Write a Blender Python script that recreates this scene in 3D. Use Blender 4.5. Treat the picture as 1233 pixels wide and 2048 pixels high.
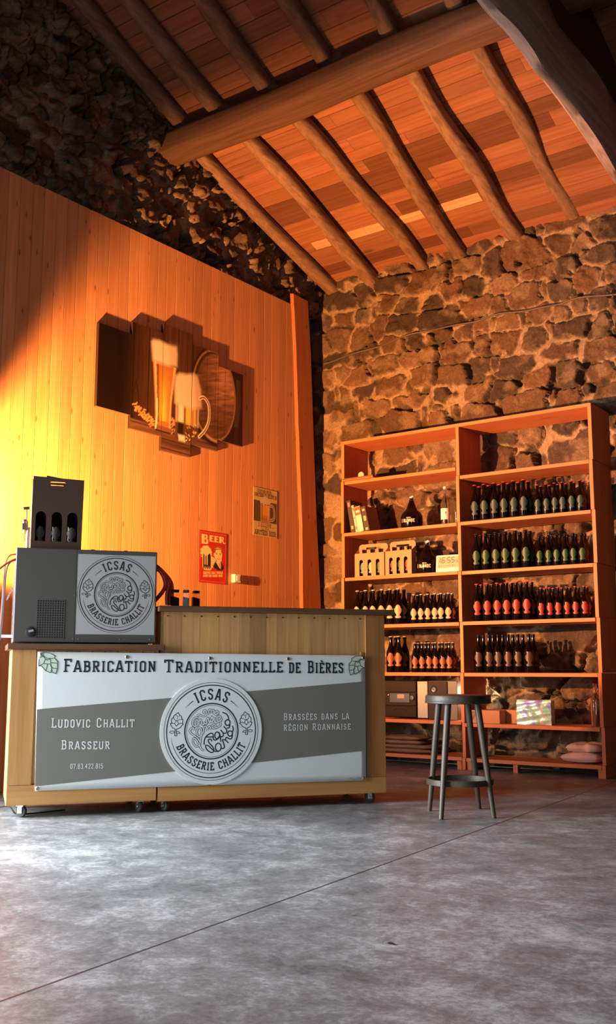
import bpy, bmesh, math, random
import numpy as np
from mathutils import Vector, Matrix
random.seed(7); rng = np.random.default_rng(11)
SC = bpy.context.scene
for o in list(bpy.data.objects): bpy.data.objects.remove(o)
R = math.radians

# ------------------------------------------------------------------ camera
CAM = Vector((0, 0, .84)); FPX = 2040.0; PITCH = R(8.78); YAW = R(36.26)
cd = bpy.data.cameras.new('camera'); cam = bpy.data.objects.new('camera', cd); SC.collection.objects.link(cam)
cam.location = CAM; cam.rotation_euler = (R(90) + PITCH, 0, YAW)
cd.sensor_fit = 'VERTICAL'; cd.sensor_height = 24; cd.lens = 24 * FPX / 2048; cd.clip_start = .05; cd.clip_end = 100
SC.camera = cam

# ------------------------------------------------------------------ light
SC.view_settings.view_transform = 'Standard'; SC.view_settings.look = 'None'
SC.view_settings.exposure = 0.0; SC.view_settings.gamma = 1.0; SC.view_settings.use_curve_mapping = False
W = bpy.data.worlds.new('world'); SC.world = W; W.use_nodes = True
W.node_tree.nodes['Background'].inputs[0].default_value = (.62, .72, .9, 1)
W.node_tree.nodes['Background'].inputs[1].default_value = .008

def light(name, kind, loc, energy, color, target=None, **kw):
    ld = bpy.data.lights.new(name, kind); ld.energy = energy; ld.color = color
    for k, v in kw.items(): setattr(ld, k, v)
    o = bpy.data.objects.new(name, ld); SC.collection.objects.link(o); o.location = loc
    if target is not None:
        o.rotation_euler = (Vector(target) - Vector(loc)).to_track_quat('-Z', 'Y').to_euler()
    return o
# warm floodlight standing behind the left end of the counter, aimed along the plank wall
FLOOD = Vector((-5.50, 3.74, 1.67))
light('floodlight', 'AREA', FLOOD, 860, (1, .395, .105), FLOOD + Vector((.55, 1, .42)), shape='RECTANGLE', size=.08, size_y=.018)
# daylight through the open barn door on the left
light('door_daylight', 'AREA', (-6.05, 1.80, 1.25), 550, (.91, .95, 1), (-3.9, 2.85, .65), shape='RECTANGLE', size=2.7, size_y=2.1, spread=R(130))
light('rear_door_daylight', 'AREA', (.6, -2.3, 1.25), 60, (.92, .96, 1), (-3.5, 5.5, 1.0), shape='RECTANGLE', size=.9, size_y=2.1)
# small white bulb standing on the lower left shelf behind the loudspeaker
light('shelf_bulb', 'POINT', (-4.25, 8.36, .64), 11, (1, .86, .52), shadow_soft_size=.02)

# ------------------------------------------------------------------ helpers
COL = SC.collection
def tag(o, label=None, cat=None, group=None, kind=None):
    if label: o['label'] = label
    if cat: o['category'] = cat
    if group: o['group'] = group
    if kind: o['kind'] = kind
    return o
def thing(name, label, cat, loc=(0, 0, 0), rz=0, group=None):
    o = bpy.data.objects.new(name, None); COL.objects.link(o); o.empty_display_size = .05
    o.location = loc; o.rotation_euler = (0, 0, rz)
    return tag(o, label, cat, group)
def dup(root, loc, rz, label=None, group=None):
    r = root.copy(); COL.objects.link(r); r.location = loc; r.rotation_euler = (0, 0, rz)
    if label: r['label'] = label
    if group: r['group'] = group
    for ch in list(root.children):
        c = ch.copy(); COL.objects.link(c); c.parent = r
        for g in list(ch.children):
            d = g.copy(); COL.objects.link(d); d.parent = c
    return r
_f = Vector((-math.sin(YAW) * math.cos(PITCH), math.cos(YAW) * math.cos(PITCH), math.sin(PITCH)))
_r = Vector((math.cos(YAW), math.sin(YAW), 0)); _u = _r.cross(_f)
def on(px, py, ax, v):            # where the sight line through a photo point meets the plane axis=v
    d = _f + _r * ((px - 616.5) / FPX) - _u * ((py - 1024) / FPX)
    return CAM + d * ((v - CAM[ax]) / d[ax])
def meet(px, py, p, n):
    d = _f + _r * ((px - 616.5) / FPX) - _u * ((py - 1024) / FPX); n = Vector(n)
    return CAM + d * ((Vector(p) - CAM).dot(n) / d.dot(n))

class MB:
    def __init__(s): s.v = []; s.f = []; s.c = []; s.sm = []
    def add(s, vs, fs, col=(1, 1, 1), smooth=False):
        b = len(s.v); s.v += [tuple(p) for p in vs]
        for f in fs: s.f.append([i + b for i in f]); s.c.append(col); s.sm.append(smooth)
        return s
    def box(s, x0, x1, y0, y1, z0, z1, col=(1, 1, 1)):
        v = [(x0, y0, z0), (x1, y0, z0), (x1, y1, z0), (x0, y1, z0), (x0, y0, z1), (x1, y0, z1), (x1, y1, z1), (x0, y1, z1)]
        return s.add(v, [(3, 2, 1, 0), (4, 5, 6, 7), (0, 1, 5, 4), (1, 2, 6, 5), (2, 3, 7, 6), (3, 0, 4, 7)], col)
    def lathe(s, prof, seg=20, c=(0, 0, 0), col=(1, 1, 1), smooth=True, axis='z'):
        v = []; f = []
        for r, h in prof:
            for k in range(seg):
                a = 2 * math.pi * k / seg; p = (r * math.cos(a), r * math.sin(a), h)
                if axis == 'y': p = (p[0], p[2], p[1])
                if axis == 'x': p = (p[2], p[0], p[1])
                v.append((p[0] + c[0], p[1] + c[1], p[2] + c[2]))
        n = len(prof)
        for i in range(n - 1):
            for k in range(seg):
                k2 = (k + 1) % seg; f.append((i * seg + k, i * seg + k2, (i + 1) * seg + k2, (i + 1) * seg + k))
        s.add(v, f, col, smooth)
        b = len(s.v) - len(v)
        for i, fl in ((0, True), (n - 1, False)):
            if prof[i][0] > 1e-6:
                ids = [b + i * seg + k for k in range(seg)]
                s.f.append(ids[::-1] if fl else ids); s.c.append(col); s.sm.append(False)
        return s
    def tube(s, pts, r, seg=10, col=(1, 1, 1), caps=True):
        pts = [Vector(p) for p in pts]; n = len(pts); v = []; f = []
        rr = r if isinstance(r, (list, tuple)) else [r] * n
        t0 = (pts[1] - pts[0]).normalized(); up = Vector((0, 0, 1)) if abs(t0.z) < .9 else Vector((1, 0, 0))
        nx = t0.cross(up).normalized()
        for i in range(n):
            t = (pts[min(i + 1, n - 1)] - pts[max(i - 1, 0)]).normalized()
            nx = (nx - t * nx.dot(t)).normalized(); ny = t.cross(nx)
            for k in range(seg):
                a = 2 * math.pi * k / seg; v.append(pts[i] + (nx * math.cos(a) + ny * math.sin(a)) * rr[i])
        for i in range(n - 1):
            for k in range(seg):
                k2 = (k + 1) % seg; f.append((i * seg + k, i * seg + k2, (i + 1) * seg + k2, (i + 1) * seg + k))
        s.add(v, f, col, True)
        if caps:
            b = len(s.v) - len(v)
            s.f.append([b + k for k in range(seg)][::-1]); s.c.append(col); s.sm.append(False)
            s.f.append([b + (n - 1) * seg + k for k in range(seg)]); s.c.append(col); s.sm.append(False)
        return s
    def prism(s, poly, h0, h1, col=(1, 1, 1), plane='xz'):       # simple polygon pushed along the third axis
        n = len(poly)
        def P(a, b, h): return (a, h, b) if plane == 'xz' else ((a, b, h) if plane == 'xy' else (h, a, b))
        v = [P(a, b, h0) for a, b in poly] + [P(a, b, h1) for a, b in poly]
        return s.add(v, [list(range(n)), list(range(2 * n - 1, n - 1, -1))] + [(i, i + n, (i + 1) % n + n, (i + 1) % n) for i in range(n)], col)
    def ribbon(s, pts, w, y=0, closed=False, col=(1, 1, 1), w_end=None):     # flat stroke in the xz plane at depth y
        p = [np.array(q, float) for q in pts]; n = len(p)
        if n < 2: return s
        if not closed and w_end is None:                     # break the stroke at sharp corners
            for i in range(1, n - 1):
                d1 = p[i] - p[i - 1]; d2 = p[i + 1] - p[i]
                if d1 @ d2 < -.25 * np.linalg.norm(d1) * np.linalg.norm(d2): s.ribbon(pts[:i + 1], w, y, False, col); return s.ribbon(pts[i:], w, y, False, col)
        L = []; Rr = []
        for i in range(n):
            a = p[(i - 1) % n] if (closed or i > 0) else None; b = p[(i + 1) % n] if (closed or i < n - 1) else None
            d1 = p[i] - a if a is not None else b - p[i]; d2 = b - p[i] if b is not None else p[i] - a
            d1 = d1 / (np.linalg.norm(d1) + 1e-9); d2 = d2 / (np.linalg.norm(d2) + 1e-9)
            t = d1 + d2; l = np.linalg.norm(t); t = t / l if l > .3 else d1
            nn = np.array([-t[1], t[0]]); m = min(1.6, 1 / max(.4, nn @ np.array([-d1[1], d1[0]])))
            ww = w if w_end is None else w + (w_end - w) * i / (n - 1)
            L.append(p[i] + nn * ww / 2 * m); Rr.append(p[i] - nn * ww / 2 * m)
        v = [(q[0], y, q[1]) for q in L] + [(q[0], y, q[1]) for q in Rr]
        return s.add(v, [(i, i + n, (i + 1) % n + n, (i + 1) % n) for i in range(n if closed else n - 1)], col)
    def build(s, name, mat, parent=None, bevel=0, seg=2, sharp=35, xf=None):
        me = bpy.data.meshes.new(name); me.from_pydata(s.v, [], s.f)
        if xf: me.transform(xf)
        ca = me.attributes.new('Col', 'FLOAT_COLOR', 'CORNER')
        arr = np.ones((len(me.loops), 4), np.float32); k = 0
        for f, c in zip(s.f, s.c): arr[k:k + len(f), :3] = c; k += len(f)
        ca.data.foreach_set('color', arr.ravel())
        me.polygons.foreach_set('use_smooth', [bool(x) for x in s.sm])
        me.materials.append(mat); me.update()
        if any(s.sm): me.set_sharp_from_angle(angle=R(sharp))
        o = bpy.data.objects.new(name, me); COL.objects.link(o)
        if parent: o.parent = parent
        if bevel:
            b = o.modifiers.new('bevel', 'BEVEL'); b.width = bevel; b.segments = seg; b.limit_method = 'ANGLE'; b.angle_limit = R(40)
        return o
def plate(outer, holes=(), thick=.004):            # flat sheet with holes, outline in xz, thickness along y
    cu = bpy.data.curves.new('sheet', 'CURVE'); cu.dimensions = '2D'; cu.fill_mode = 'BOTH'; cu.extrude = thick / 2
    for poly in [outer] + list(holes):
        sp = cu.splines.new('POLY'); sp.points.add(len(poly) - 1)
        for p, q in zip(sp.points, poly): p.co = (q[0], q[1], 0, 1)
        sp.use_cyclic_u = True
    to = bpy.data.objects.new('sheet', cu); COL.objects.link(to)
    dg = bpy.context.evaluated_depsgraph_get(); dg.update()
    me = bpy.data.meshes.new_from_object(to.evaluated_get(dg)); bpy.data.objects.remove(to); bpy.data.curves.remove(cu)
    m = MB(); m.add([(v.co.x, v.co.z, v.co.y) for v in me.vertices], [list(p.vertices) for p in me.polygons]); bpy.data.meshes.remove(me)
    return m
def rrect(x0, x1, z0, z1, r, n=5):
    out = []
    for cx, cz, a0 in ((x1 - r, z1 - r, 0), (x0 + r, z1 - r, 90), (x0 + r, z0 + r, 180), (x1 - r, z0 + r, 270)):
        for k in range(n + 1): a = R(a0 + 90 * k / n); out.append((cx + r * math.cos(a), cz + r * math.sin(a)))
    return out
def arc(cx, cz, rx, rz, a0, a1, n=24): return [(cx + rx * math.cos(R(a0 + (a1 - a0) * k / n)), cz + rz * math.sin(R(a0 + (a1 - a0) * k / n))) for k in range(n + 1)]
def spline(pts, n=5):               # Catmull-Rom through the points
    out = []; P = [pts[0]] + list(pts) + [pts[-1]]
    for i in range(1, len(P) - 2):
        a, b, c, d = [np.array(q, float) for q in P[i - 1:i + 3]]
        for k in range(n):
            t = k / n; out.append(tuple(.5 * ((2 * b) + (c - a) * t + (2 * a - 5 * b + 4 * c - d) * t * t + (3 * b - a - 3 * c + d) * t ** 3)))
    return out + [tuple(pts[-1])]

# ------------------------------------------------------------------ materials
def nodes(name):
    m = bpy.data.materials.new(name); m.use_nodes = True; nt = m.node_tree; b = nt.nodes['Principled BSDF']
    return m, nt, b
def N(nt, t, **kw):
    n = nt.nodes.new(t)
    for k, v in kw.items():
        if k.startswith('i_'): n.inputs[k[2:].replace('_', ' ')].default_value = v
        else: setattr(n, k, v)
    return n
def plain(name, col, rough=.5, metal=0, noise=.0, nscale=40, bump=0, **kw):
    m, nt, b = nodes(name); b.inputs['Base Color'].default_value = (*col, 1); b.inputs['Roughness'].default_value = rough; b.inputs['Metallic'].default_value = metal
    for k, v in kw.items(): b.inputs[k.replace('_', ' ')].default_value = v
    if noise or bump:
        tc = N(nt, 'ShaderNodeTexCoord'); nz = N(nt, 'ShaderNodeTexNoise'); nz.inputs['Scale'].default_value = nscale; nz.inputs['Detail'].default_value = 5
        nt.links.new(tc.outputs['Object'], nz.inputs['Vector'])
        if noise:
            mx = N(nt, 'ShaderNodeMix', data_type='RGBA', blend_type='MIX'); mx.inputs[6].default_value = (*[c * (1 - noise) for c in col], 1); mx.inputs[7].default_value = (*[min(1, c * (1 + noise)) for c in col], 1)
            nt.links.new(nz.outputs[0], mx.inputs[0]); nt.links.new(mx.outputs[2], b.inputs['Base Color'])
        if bump:
            bp = N(nt, 'ShaderNodeBump'); bp.inputs['Strength'].default_value = bump; bp.inputs['Distance'].default_value = .004
            nt.links.new(nz.outputs[0], bp.inputs['Height']); nt.links.new(bp.outputs[0], b.inputs['Normal'])
    return m
def wood(name, c1, c2, grain='z', rough=.55, scale=1., knots=.5, bump=.25, vcol=True, kscale=5.):
    """grain runs along one object axis; board colours come from the mesh attribute; knots are dark ovals"""
    m, nt, b = nodes(name); L = nt.links.new; b.inputs['Roughness'].default_value = rough; b.inputs['Specular IOR Level'].default_value = .2
    tc = N(nt, 'ShaderNodeTexCoord'); at = N(nt, 'ShaderNodeAttribute', attribute_name='Col')
    long = {'x': (1.2, 26, 26), 'y': (26, 1.2, 26), 'z': (26, 26, 1.2)}[grain]
    ksc = {'x': (.35, 1, 1), 'y': (1, .35, 1), 'z': (1, 1, .35)}[grain]
    # shift the grain from board to board by the board's own tint
    off = N(nt, 'ShaderNodeVectorMath', operation='MULTIPLY_ADD'); off.inputs[1].default_value = (31, 47, 23)
    L(at.outputs['Color'], off.inputs[0]); L(tc.outputs['Object'], off.inputs[2])
    mp = N(nt, 'ShaderNodeMapping'); mp.inputs['Scale'].default_value = [q * scale for q in long]; L(off.outputs[0], mp.inputs[0])
    nz = N(nt, 'ShaderNodeTexNoise'); nz.inputs['Scale'].default_value = 1.3; nz.inputs['Detail'].default_value = 6; nz.inputs['Distortion'].default_value = .6; L(mp.outputs[0], nz.inputs[0])
    rp = N(nt, 'ShaderNodeMapRange'); rp.inputs[1].default_value = .3; rp.inputs[2].default_value = .7; L(nz.outputs[0], rp.inputs[0])
    mx = N(nt, 'ShaderNodeMix', data_type='RGBA'); mx.inputs[6].default_value = (*c1, 1); mx.inputs[7].default_value = (*c2, 1); L(rp.outputs[0], mx.inputs[0])
    out = mx.outputs[2]
    if knots:
        mk = N(nt, 'ShaderNodeMapping'); mk.inputs['Scale'].default_value = [q * kscale for q in ksc]; L(off.outputs[0], mk.inputs[0])
        vo = N(nt, 'ShaderNodeTexVoronoi'); vo.inputs['Scale'].default_value = 1.; L(mk.outputs[0], vo.inputs[0])
        kr = N(nt, 'ShaderNodeMapRange'); kr.inputs[1].default_value = .05; kr.inputs[2].default_value = .13; kr.inputs[3].default_value = knots; kr.inputs[4].default_value = 0; L(vo.outputs[0], kr.inputs[0])
        mk2 = N(nt, 'ShaderNodeMix', data_type='RGBA'); L(kr.outputs[0], mk2.inputs[0]); L(out, mk2.inputs[6]); mk2.inputs[7].default_value = (*[q * .3 for q in c1], 1); out = mk2.outputs[2]
    if vcol:
        mv = N(nt, 'ShaderNodeMix', data_type='RGBA', blend_type='MULTIPLY'); mv.inputs[0].default_value = 1; L(out, mv.inputs[6]); L(at.outputs['Color'], mv.inputs[7]); out = mv.outputs[2]
    L(out, b.inputs['Base Color'])
    if bump:
        bp = N(nt, 'ShaderNodeBump'); bp.inputs['Strength'].default_value = bump; bp.inputs['Distance'].default_value = .004; L(nz.outputs[0], bp.inputs['Height']); L(bp.outputs[0], b.inputs['Normal'])
    return m
def painted(name, rough=.6, nz_bump=0, nscale=60, mottled=0, spec=.5):      # colour straight from the mesh attribute
    m, nt, b = nodes(name); L = nt.links.new; b.inputs['Roughness'].default_value = rough; b.inputs['Specular IOR Level'].default_value = spec
    at = N(nt, 'ShaderNodeAttribute', attribute_name='Col'); out = at.outputs['Color']
    if nz_bump or mottled:
        tc = N(nt, 'ShaderNodeTexCoord'); nz = N(nt, 'ShaderNodeTexNoise'); nz.inputs['Scale'].default_value = nscale; nz.inputs['Detail'].default_value = 6; nz.inputs['Roughness'].default_value = .65; L(tc.outputs['Object'], nz.inputs[0])
        if mottled:
            rp = N(nt, 'ShaderNodeMapRange'); rp.inputs[1].default_value = .3; rp.inputs[2].default_value = .7; rp.inputs[3].default_value = 1 - mottled; rp.inputs[4].default_value = 1 + mottled; L(nz.outputs[0], rp.inputs[0])
            mv = N(nt, 'ShaderNodeVectorMath', operation='SCALE'); L(out, mv.inputs[0]); L(rp.outputs[0], mv.inputs['Scale']); out = mv.outputs[0]
        if nz_bump:
            bp = N(nt, 'ShaderNodeBump'); bp.inputs['Strength'].default_value = nz_bump; bp.inputs['Distance'].default_value = .01; L(nz.outputs[0], bp.inputs['Height']); L(bp.outputs[0], b.inputs['Normal'])
    L(out, b.inputs['Base Color']); return m

M = {}
M['plank'] = wood('pine_cladding', (.60, .255, .105), (.70, .335, .15), 'z', .5, knots=.8, kscale=11, bump=.15)
M['board'] = wood('roof_boards', (.19, .074, .035), (.275, .115, .058), 'x', .75, knots=.6, kscale=4, bump=.4)
M['timber'] = wood('old_timber_x', (.11, .058, .033), (.20, .11, .065), 'x', .85, scale=.8, knots=.5, kscale=2.5, bump=.9)
M['timber_y'] = wood('old_timber_y', (.13, .07, .04), (.24, .14, .085), 'y', .85, scale=.8, knots=.5, kscale=2.5, bump=.9)
M['beam'] = wood('hewn_beam', (.32, .20, .145), (.52, .34, .26), 'y', .9, scale=.9, knots=.35, kscale=2., bump=1.2)
M['shelf'] = wood('shelf_wood', (.46, .135, .05), (.56, .18, .07), 'x', .5, knots=.4, kscale=4, bump=.1)
M['shelf_v'] = wood('shelf_wood_upright', (.46, .135, .05), (.56, .18, .07), 'z', .5, knots=.4, kscale=4, bump=.1)
M['counter'] = wood('counter_planks', (.42, .22, .075), (.56, .32, .12), 'z', .5, knots=.7, kscale=5, bump=.1)
M['rail'] = wood('counter_rails', (.42, .21, .07), (.58, .32, .115), 'x', .5, scale=.6, knots=.6, kscale=3, bump=.1)
M['top'] = wood('counter_top', (.11, .05, .024), (.16, .08, .042), 'x', .5, knots=.3, bump=.1)
M['stone'] = painted('rubble_stone', .92, .8, 55, .32, .15)
M['art'] = painted('printed_canvas', .85, spec=.06)
M['poster'] = painted('printed_tin', .5, spec=.2)
M['banner'] = plain('banner_vinyl', (.74, .79, .78), .45)
M['stripe'] = plain('banner_grey_print', (.185, .185, .155), .5)
M['ink'] = plain('black_ink', (.018, .02, .028), .5)
M['white'] = plain('white_print', (.78, .80, .78), .5)
M['green'] = plain('green_ink', (.03, .13, .07), .5)
M['palegreen'] = plain('pale_green_ink', (.60, .68, .58), .5)
M['disc'] = plain('medallion_white', (.76, .80, .79), .4)
M['cooler'] = plain('cooler_grey_steel', (.066, .064, .055), .5, 0, .12, 300)
M['sticker'] = plain('sticker_grey_white', (.38, .38, .37), .45)
M['dark'] = plain('black_plastic', (.012, .012, .012), .35)
M['rubber'] = plain('dark_rubber', (.03, .035, .035), .6)
M['steel'] = plain('bright_steel', (.6, .6, .6), .25, 1)
M['brass'] = plain('old_brass', (.45, .33, .18), .35, 1)
M['redhose'] = plain('red_hose', (.42, .03, .02), .35)
M['blackhose'] = plain('black_hose', (.02, .02, .02), .4)
M['kraft_dark'] = plain('brown_carton', (.052, .024, .014), .85)
M['kraft'] = plain('kraft_carton', (.44, .20, .105), .8)
M['glass_dark'] = plain('brown_bottle_glass', (.004, .002, .0015), .07, 0, Specular_IOR_Level=.3)
M['glass'] = plain('clear_glass', (.95, .97, .96), .03, 0, Transmission_Weight=1., IOR=1.45)
def thin_glass(name):
    m, nt, b = nodes(name); b.inputs['Base Color'].default_value = (.03, .03, .03, 1); b.inputs['Roughness'].default_value = .04; b.inputs['Alpha'].default_value = .16; return m
M['jar'] = thin_glass('thin_jar_glass')
M['herb'] = plain('dried_herbs', (.02, .022, .012), .9, 0, .5, 200, .6)
M['stool'] = plain('worn_stool_paint', (.050, .034, .021), .5, 0, .45, 60, .2)
M['plastic_white'] = plain('ivory_plastic', (.72, .66, .55), .4)
M['lcd'] = plain('lcd_grey', (.34, .33, .24), .25)
M['foil'] = None
M['cloth'] = plain('pink_cloth', (.66, .46, .40), .9, 0, .15, 30, .8)
M['sack'] = plain('paper_sacks', (.22, .13, .08), .85, 0, .3, 30, .2)
M['hifi'] = plain('dark_hifi', (.020, .012, .008), .6, Specular_IOR_Level=.12)
M['hifi_side'] = plain('grey_hifi_side', (.30, .28, .21), .45)
M['metal_tap'] = plain('tap_metal', (.25, .22, .2), .35, 1)

# concrete floor: mottled grey, two saw cuts
def concrete():
    m, nt, b = nodes('polished_concrete'); L = nt.links.new
    tc = N(nt, 'ShaderNodeTexCoord')
    def noise(sc, det, rough, dist=0):
        n = N(nt, 'ShaderNodeTexNoise'); n.inputs['Scale'].default_value = sc; n.inputs['Detail'].default_value = det; n.inputs['Roughness'].default_value = rough; n.inputs['Distortion'].default_value = dist
        L(tc.outputs['Object'], n.inputs[0]); return n.outputs[0]
    a = noise(1.1, 10, .72, .3); c = noise(7, 10, .78, .6); e = noise(45, 6, .75); b.inputs['Specular IOR Level'].default_value = .28
    def mth(op, x, y, cl=False):
        n = N(nt, 'ShaderNodeMath', operation=op, use_clamp=cl)
        for i, q in enumerate((x, y)):
            if isinstance(q, (int, float)): n.inputs[i].default_value = q
            else: L(q, n.inputs[i])
        return n.outputs[0]
    s = mth('ADD', mth('ADD', mth('MULTIPLY', a, .48), mth('MULTIPLY', c, .42)), mth('MULTIPLY', e, .26))
    rp = N(nt, 'ShaderNodeValToRGB'); cr = rp.color_ramp
    cr.elements[0].position = .46; cr.elements[0].color = (.058, .062, .064, 1); cr.elements[1].position = .70; cr.elements[1].color = (.40, .415, .42, 1)
    q = cr.elements.new(.58); q.color = (.165, .174, .178, 1); L(s, rp.inputs[0]); out = rp.outputs[0]
    sep = N(nt, 'ShaderNodeSeparateXYZ'); L(tc.outputs['Object'], sep.inputs[0])
    for (p, q2, w, colr, fac) in cuts:
        dx, dy = q2[0] - p[0], q2[1] - p[1]; l = math.hypot(dx, dy); nx, ny = -dy / l, dx / l
        d = mth('ABSOLUTE', mth('ADD', mth('ADD', mth('MULTIPLY', sep.outputs[0], nx), mth('MULTIPLY', sep.outputs[1], ny)), -(nx * p[0] + ny * p[1])), 0)
        k = mth('MULTIPLY', mth('LESS_THAN', d, w), fac)
        mx = N(nt, 'ShaderNodeMix', data_type='RGBA'); L(k, mx.inputs[0]); L(out, mx.inputs[6]); mx.inputs[7].default_value = (*colr, 1); out = mx.outputs[2]
    L(out, b.inputs['Base Color'])
    rr = N(nt, 'ShaderNodeMapRange'); rr.inputs[3].default_value = .30; rr.inputs[4].default_value = .55; L(c, rr.inputs[0]); L(rr.outputs[0], b.inputs['Roughness'])
    bp = N(nt, 'ShaderNodeBump'); bp.inputs['Strength'].default_value = .12; bp.inputs['Distance'].default_value = .006; L(c, bp.inputs['Height']); L(bp.outputs[0], b.inputs['Normal'])
    return m
cuts = [((-2.276, 1.769), (-2.684, 6.224), .0055, (.02, .02, .02), .95), ((-3.448, 3.745), (-1.33, 3.618), .003, (.5, .5, .5), .22)]
M['concrete'] = concrete()
def foil():
    m, nt, b = nodes('holographic_foil'); L = nt.links.new
    tc = N(nt, 'ShaderNodeTexCoord'); nz = N(nt, 'ShaderNodeTexNoise'); nz.inputs['Scale'].default_value = 7; nz.inputs['Detail'].default_value = 4; nz.inputs['Distortion'].default_value = 1.5; L(tc.outputs['Object'], nz.inputs[0])
    rp = N(nt, 'ShaderNodeValToRGB'); cr = rp.color_ramp; cr.elements[0].position = .3; cr.elements[0].color = (.35, .25, .8, 1); cr.elements[1].position = .70; cr.elements[1].color = (.85, .4, .5, 1)
    for ps, c in ((.4, (.3, .5, .85)), (.48, (.55, .8, .75)), (.55, (.3, .75, .5)), (.63, (.75, .75, .85))): e = cr.elements.new(ps); e.color = (*c, 1)
    L(nz.outputs[0], rp.inputs[0]); L(rp.outputs[0], b.inputs['Base Color']); b.inputs['Metallic'].default_value = .35; b.inputs['Roughness'].default_value = .3
    bp = N(nt, 'ShaderNodeBump'); bp.inputs['Strength'].default_value = .25; bp.inputs['Distance'].default_value = .02; L(nz.outputs[0], bp.inputs['Height']); L(bp.outputs[0], b.inputs['Normal'])
    return m
M['foil'] = foil()

# ------------------------------------------------------------------ lettering: condensed slab serif drawn with strokes
def _glyphs():
    G = {}
    st = lambda x: [(x, 0), (x, 1)]
    sf = lambda x, y, l=.11: ('s', [(x - l, y), (x + l, y)])
    G['A'] = (.64, [[(.07, 0), (.28, 1), (.36, 1), (.57, 0)], [(.15, .3), (.49, .3)], sf(.07, .035), sf(.57, .035)])
    G['B'] = (.58, [st(.14), [(.02, .96), (.36, .96), (.46, .86), (.46, .62), (.38, .53), (.14, .53)], [(.36, .53), (.49, .43), (.49, .14), (.38, .04), (.02, .04)]])
    G['C'] = (.58, [[(.49, .7), (.49, .86), (.38, .96), (.22, .96), (.11, .86), (.11, .14), (.22, .04), (.38, .04), (.49, .14), (.49, .28)]])
    G['D'] = (.60, [st(.14), [(.02, .96), (.36, .96), (.49, .82), (.49, .18), (.36, .04), (.02, .04)]])
    G['E'] = (.54, [st(.14), [(.02, .96), (.47, .96), (.47, .78)], [(.14, .52), (.39, .52)], [(.02, .04), (.48, .04), (.48, .22)]])
    G['F'] = (.54, [st(.14), [(.02, .96), (.48, .96), (.48, .76)], [(.14, .5), (.4, .5)], sf(.14, .035, .13)])
    G['G'] = (.60, [[(.49, .72), (.49, .86), (.38, .96), (.22, .96), (.11, .86), (.11, .14), (.22, .04), (.38, .04), (.49, .14), (.49, .46), (.32, .46)]])
    G['H'] = (.66, [st(.14), st(.52), [(.14, .5), (.52, .5)], sf(.14, .035), sf(.14, .965), sf(.52, .035), sf(.52, .965)])
    G['I'] = (.30, [st(.15), sf(.15, .035, .13), sf(.15, .965, .13)])
    G['J'] = (.44, [[(.32, 1), (.32, .14), (.22, .04), (.05, .08)], sf(.32, .965)])
    G['K'] = (.62, [st(.14), [(.14, .4), (.5, 1)], [(.26, .55), (.54, 0)], sf(.14, .035), sf(.14, .965)])
    G['L'] = (.52, [st(.14), [(.02, .04), (.48, .04), (.48, .24)], sf(.14, .965, .13)])
    G['M'] = (.78, [[(.13, 0), (.13, 1), (.39, .3), (.65, 1), (.65, 0)], sf(.13, .035), sf(.65, .035)])
    G['N'] = (.66, [[(.13, 0), (.13, .97), (.53, .03), (.53, 1)], sf(.13, .035), sf(.53, .965), sf(.1, .965, .09)])
    G['O'] = (.60, [('c', [(.22, .04), (.38, .04), (.49, .15), (.49, .85), (.38, .96), (.22, .96), (.11, .85), (.11, .15)])])
    G['Q'] = (.60, G['O'][1] + [[(.32, .22), (.5, -.08)]])
    G['P'] = (.56, [st(.14), [(.02, .96), (.37, .96), (.48, .86), (.48, .58), (.37, .47), (.14, .47)], sf(.14, .035, .13)])
    G['R'] = (.62, [st(.14), [(.02, .96), (.37, .96), (.48, .86), (.48, .6), (.37, .5), (.14, .5)], [(.32, .5), (.48, .06), (.6, .04)], sf(.14, .035)])
    G['S'] = (.56, [[(.46, .74), (.46, .86), (.36, .96), (.21, .96), (.11, .86), (.11, .66), (.2, .56), (.37, .46), (.46, .36), (.46, .14), (.36, .04), (.2, .04), (.1, .14), (.1, .27)]])
    G['T'] = (.60, [st(.3), [(.05, .76), (.05, .96), (.55, .96), (.55, .76)], sf(.3, .035, .13)])
    G['U'] = (.62, [[(.12, 1), (.12, .15), (.23, .04), (.39, .04), (.5, .15), (.5, 1)], sf(.12, .965), sf(.5, .965)])
    G['V'] = (.60, [[(.07, 1), (.3, .02), (.53, 1)], sf(.07, .965), sf(.53, .965)])
    G['W'] = (.84, [[(.06, 1), (.24, .02), (.42, .9), (.6, .02), (.78, 1)]])
    G['X'] = (.58, [[(.08, 0), (.5, 1)], [(.08, 1), (.5, 0)]])
    G['Y'] = (.58, [[(.06, 1), (.29, .5), (.52, 1)], [(.29, .5), (.29, 0)], sf(.29, .035)])
    G['Z'] = (.54, [[(.07, .96), (.47, .96), (.07, .04), (.47, .04)]])
    G['0'] = G['O']; G['1'] = (.36, [[(.06, .8), (.2, .98), (.2, 0)], sf(.2, .035)])
    G['2'] = (.54, [[(.09, .74), (.09, .86), (.2, .96), (.36, .96), (.46, .86), (.46, .62), (.09, .04), (.48, .04)]])
    G['3'] = (.54, [[(.09, .8), (.2, .96), (.36, .96), (.46, .86), (.46, .62), (.36, .53), (.24, .53)], [(.36, .53), (.47, .42), (.47, .14), (.36, .04), (.18, .04), (.08, .18)]])
    G['4'] = (.56, [[(.38, 0), (.38, .98), (.06, .3), (.5, .3)]])
    G['5'] = (.54, [[(.44, .96), (.12, .96), (.1, .56), (.36, .58), (.46, .46), (.46, .15), (.35, .04), (.2, .04), (.09, .16)]])
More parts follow.
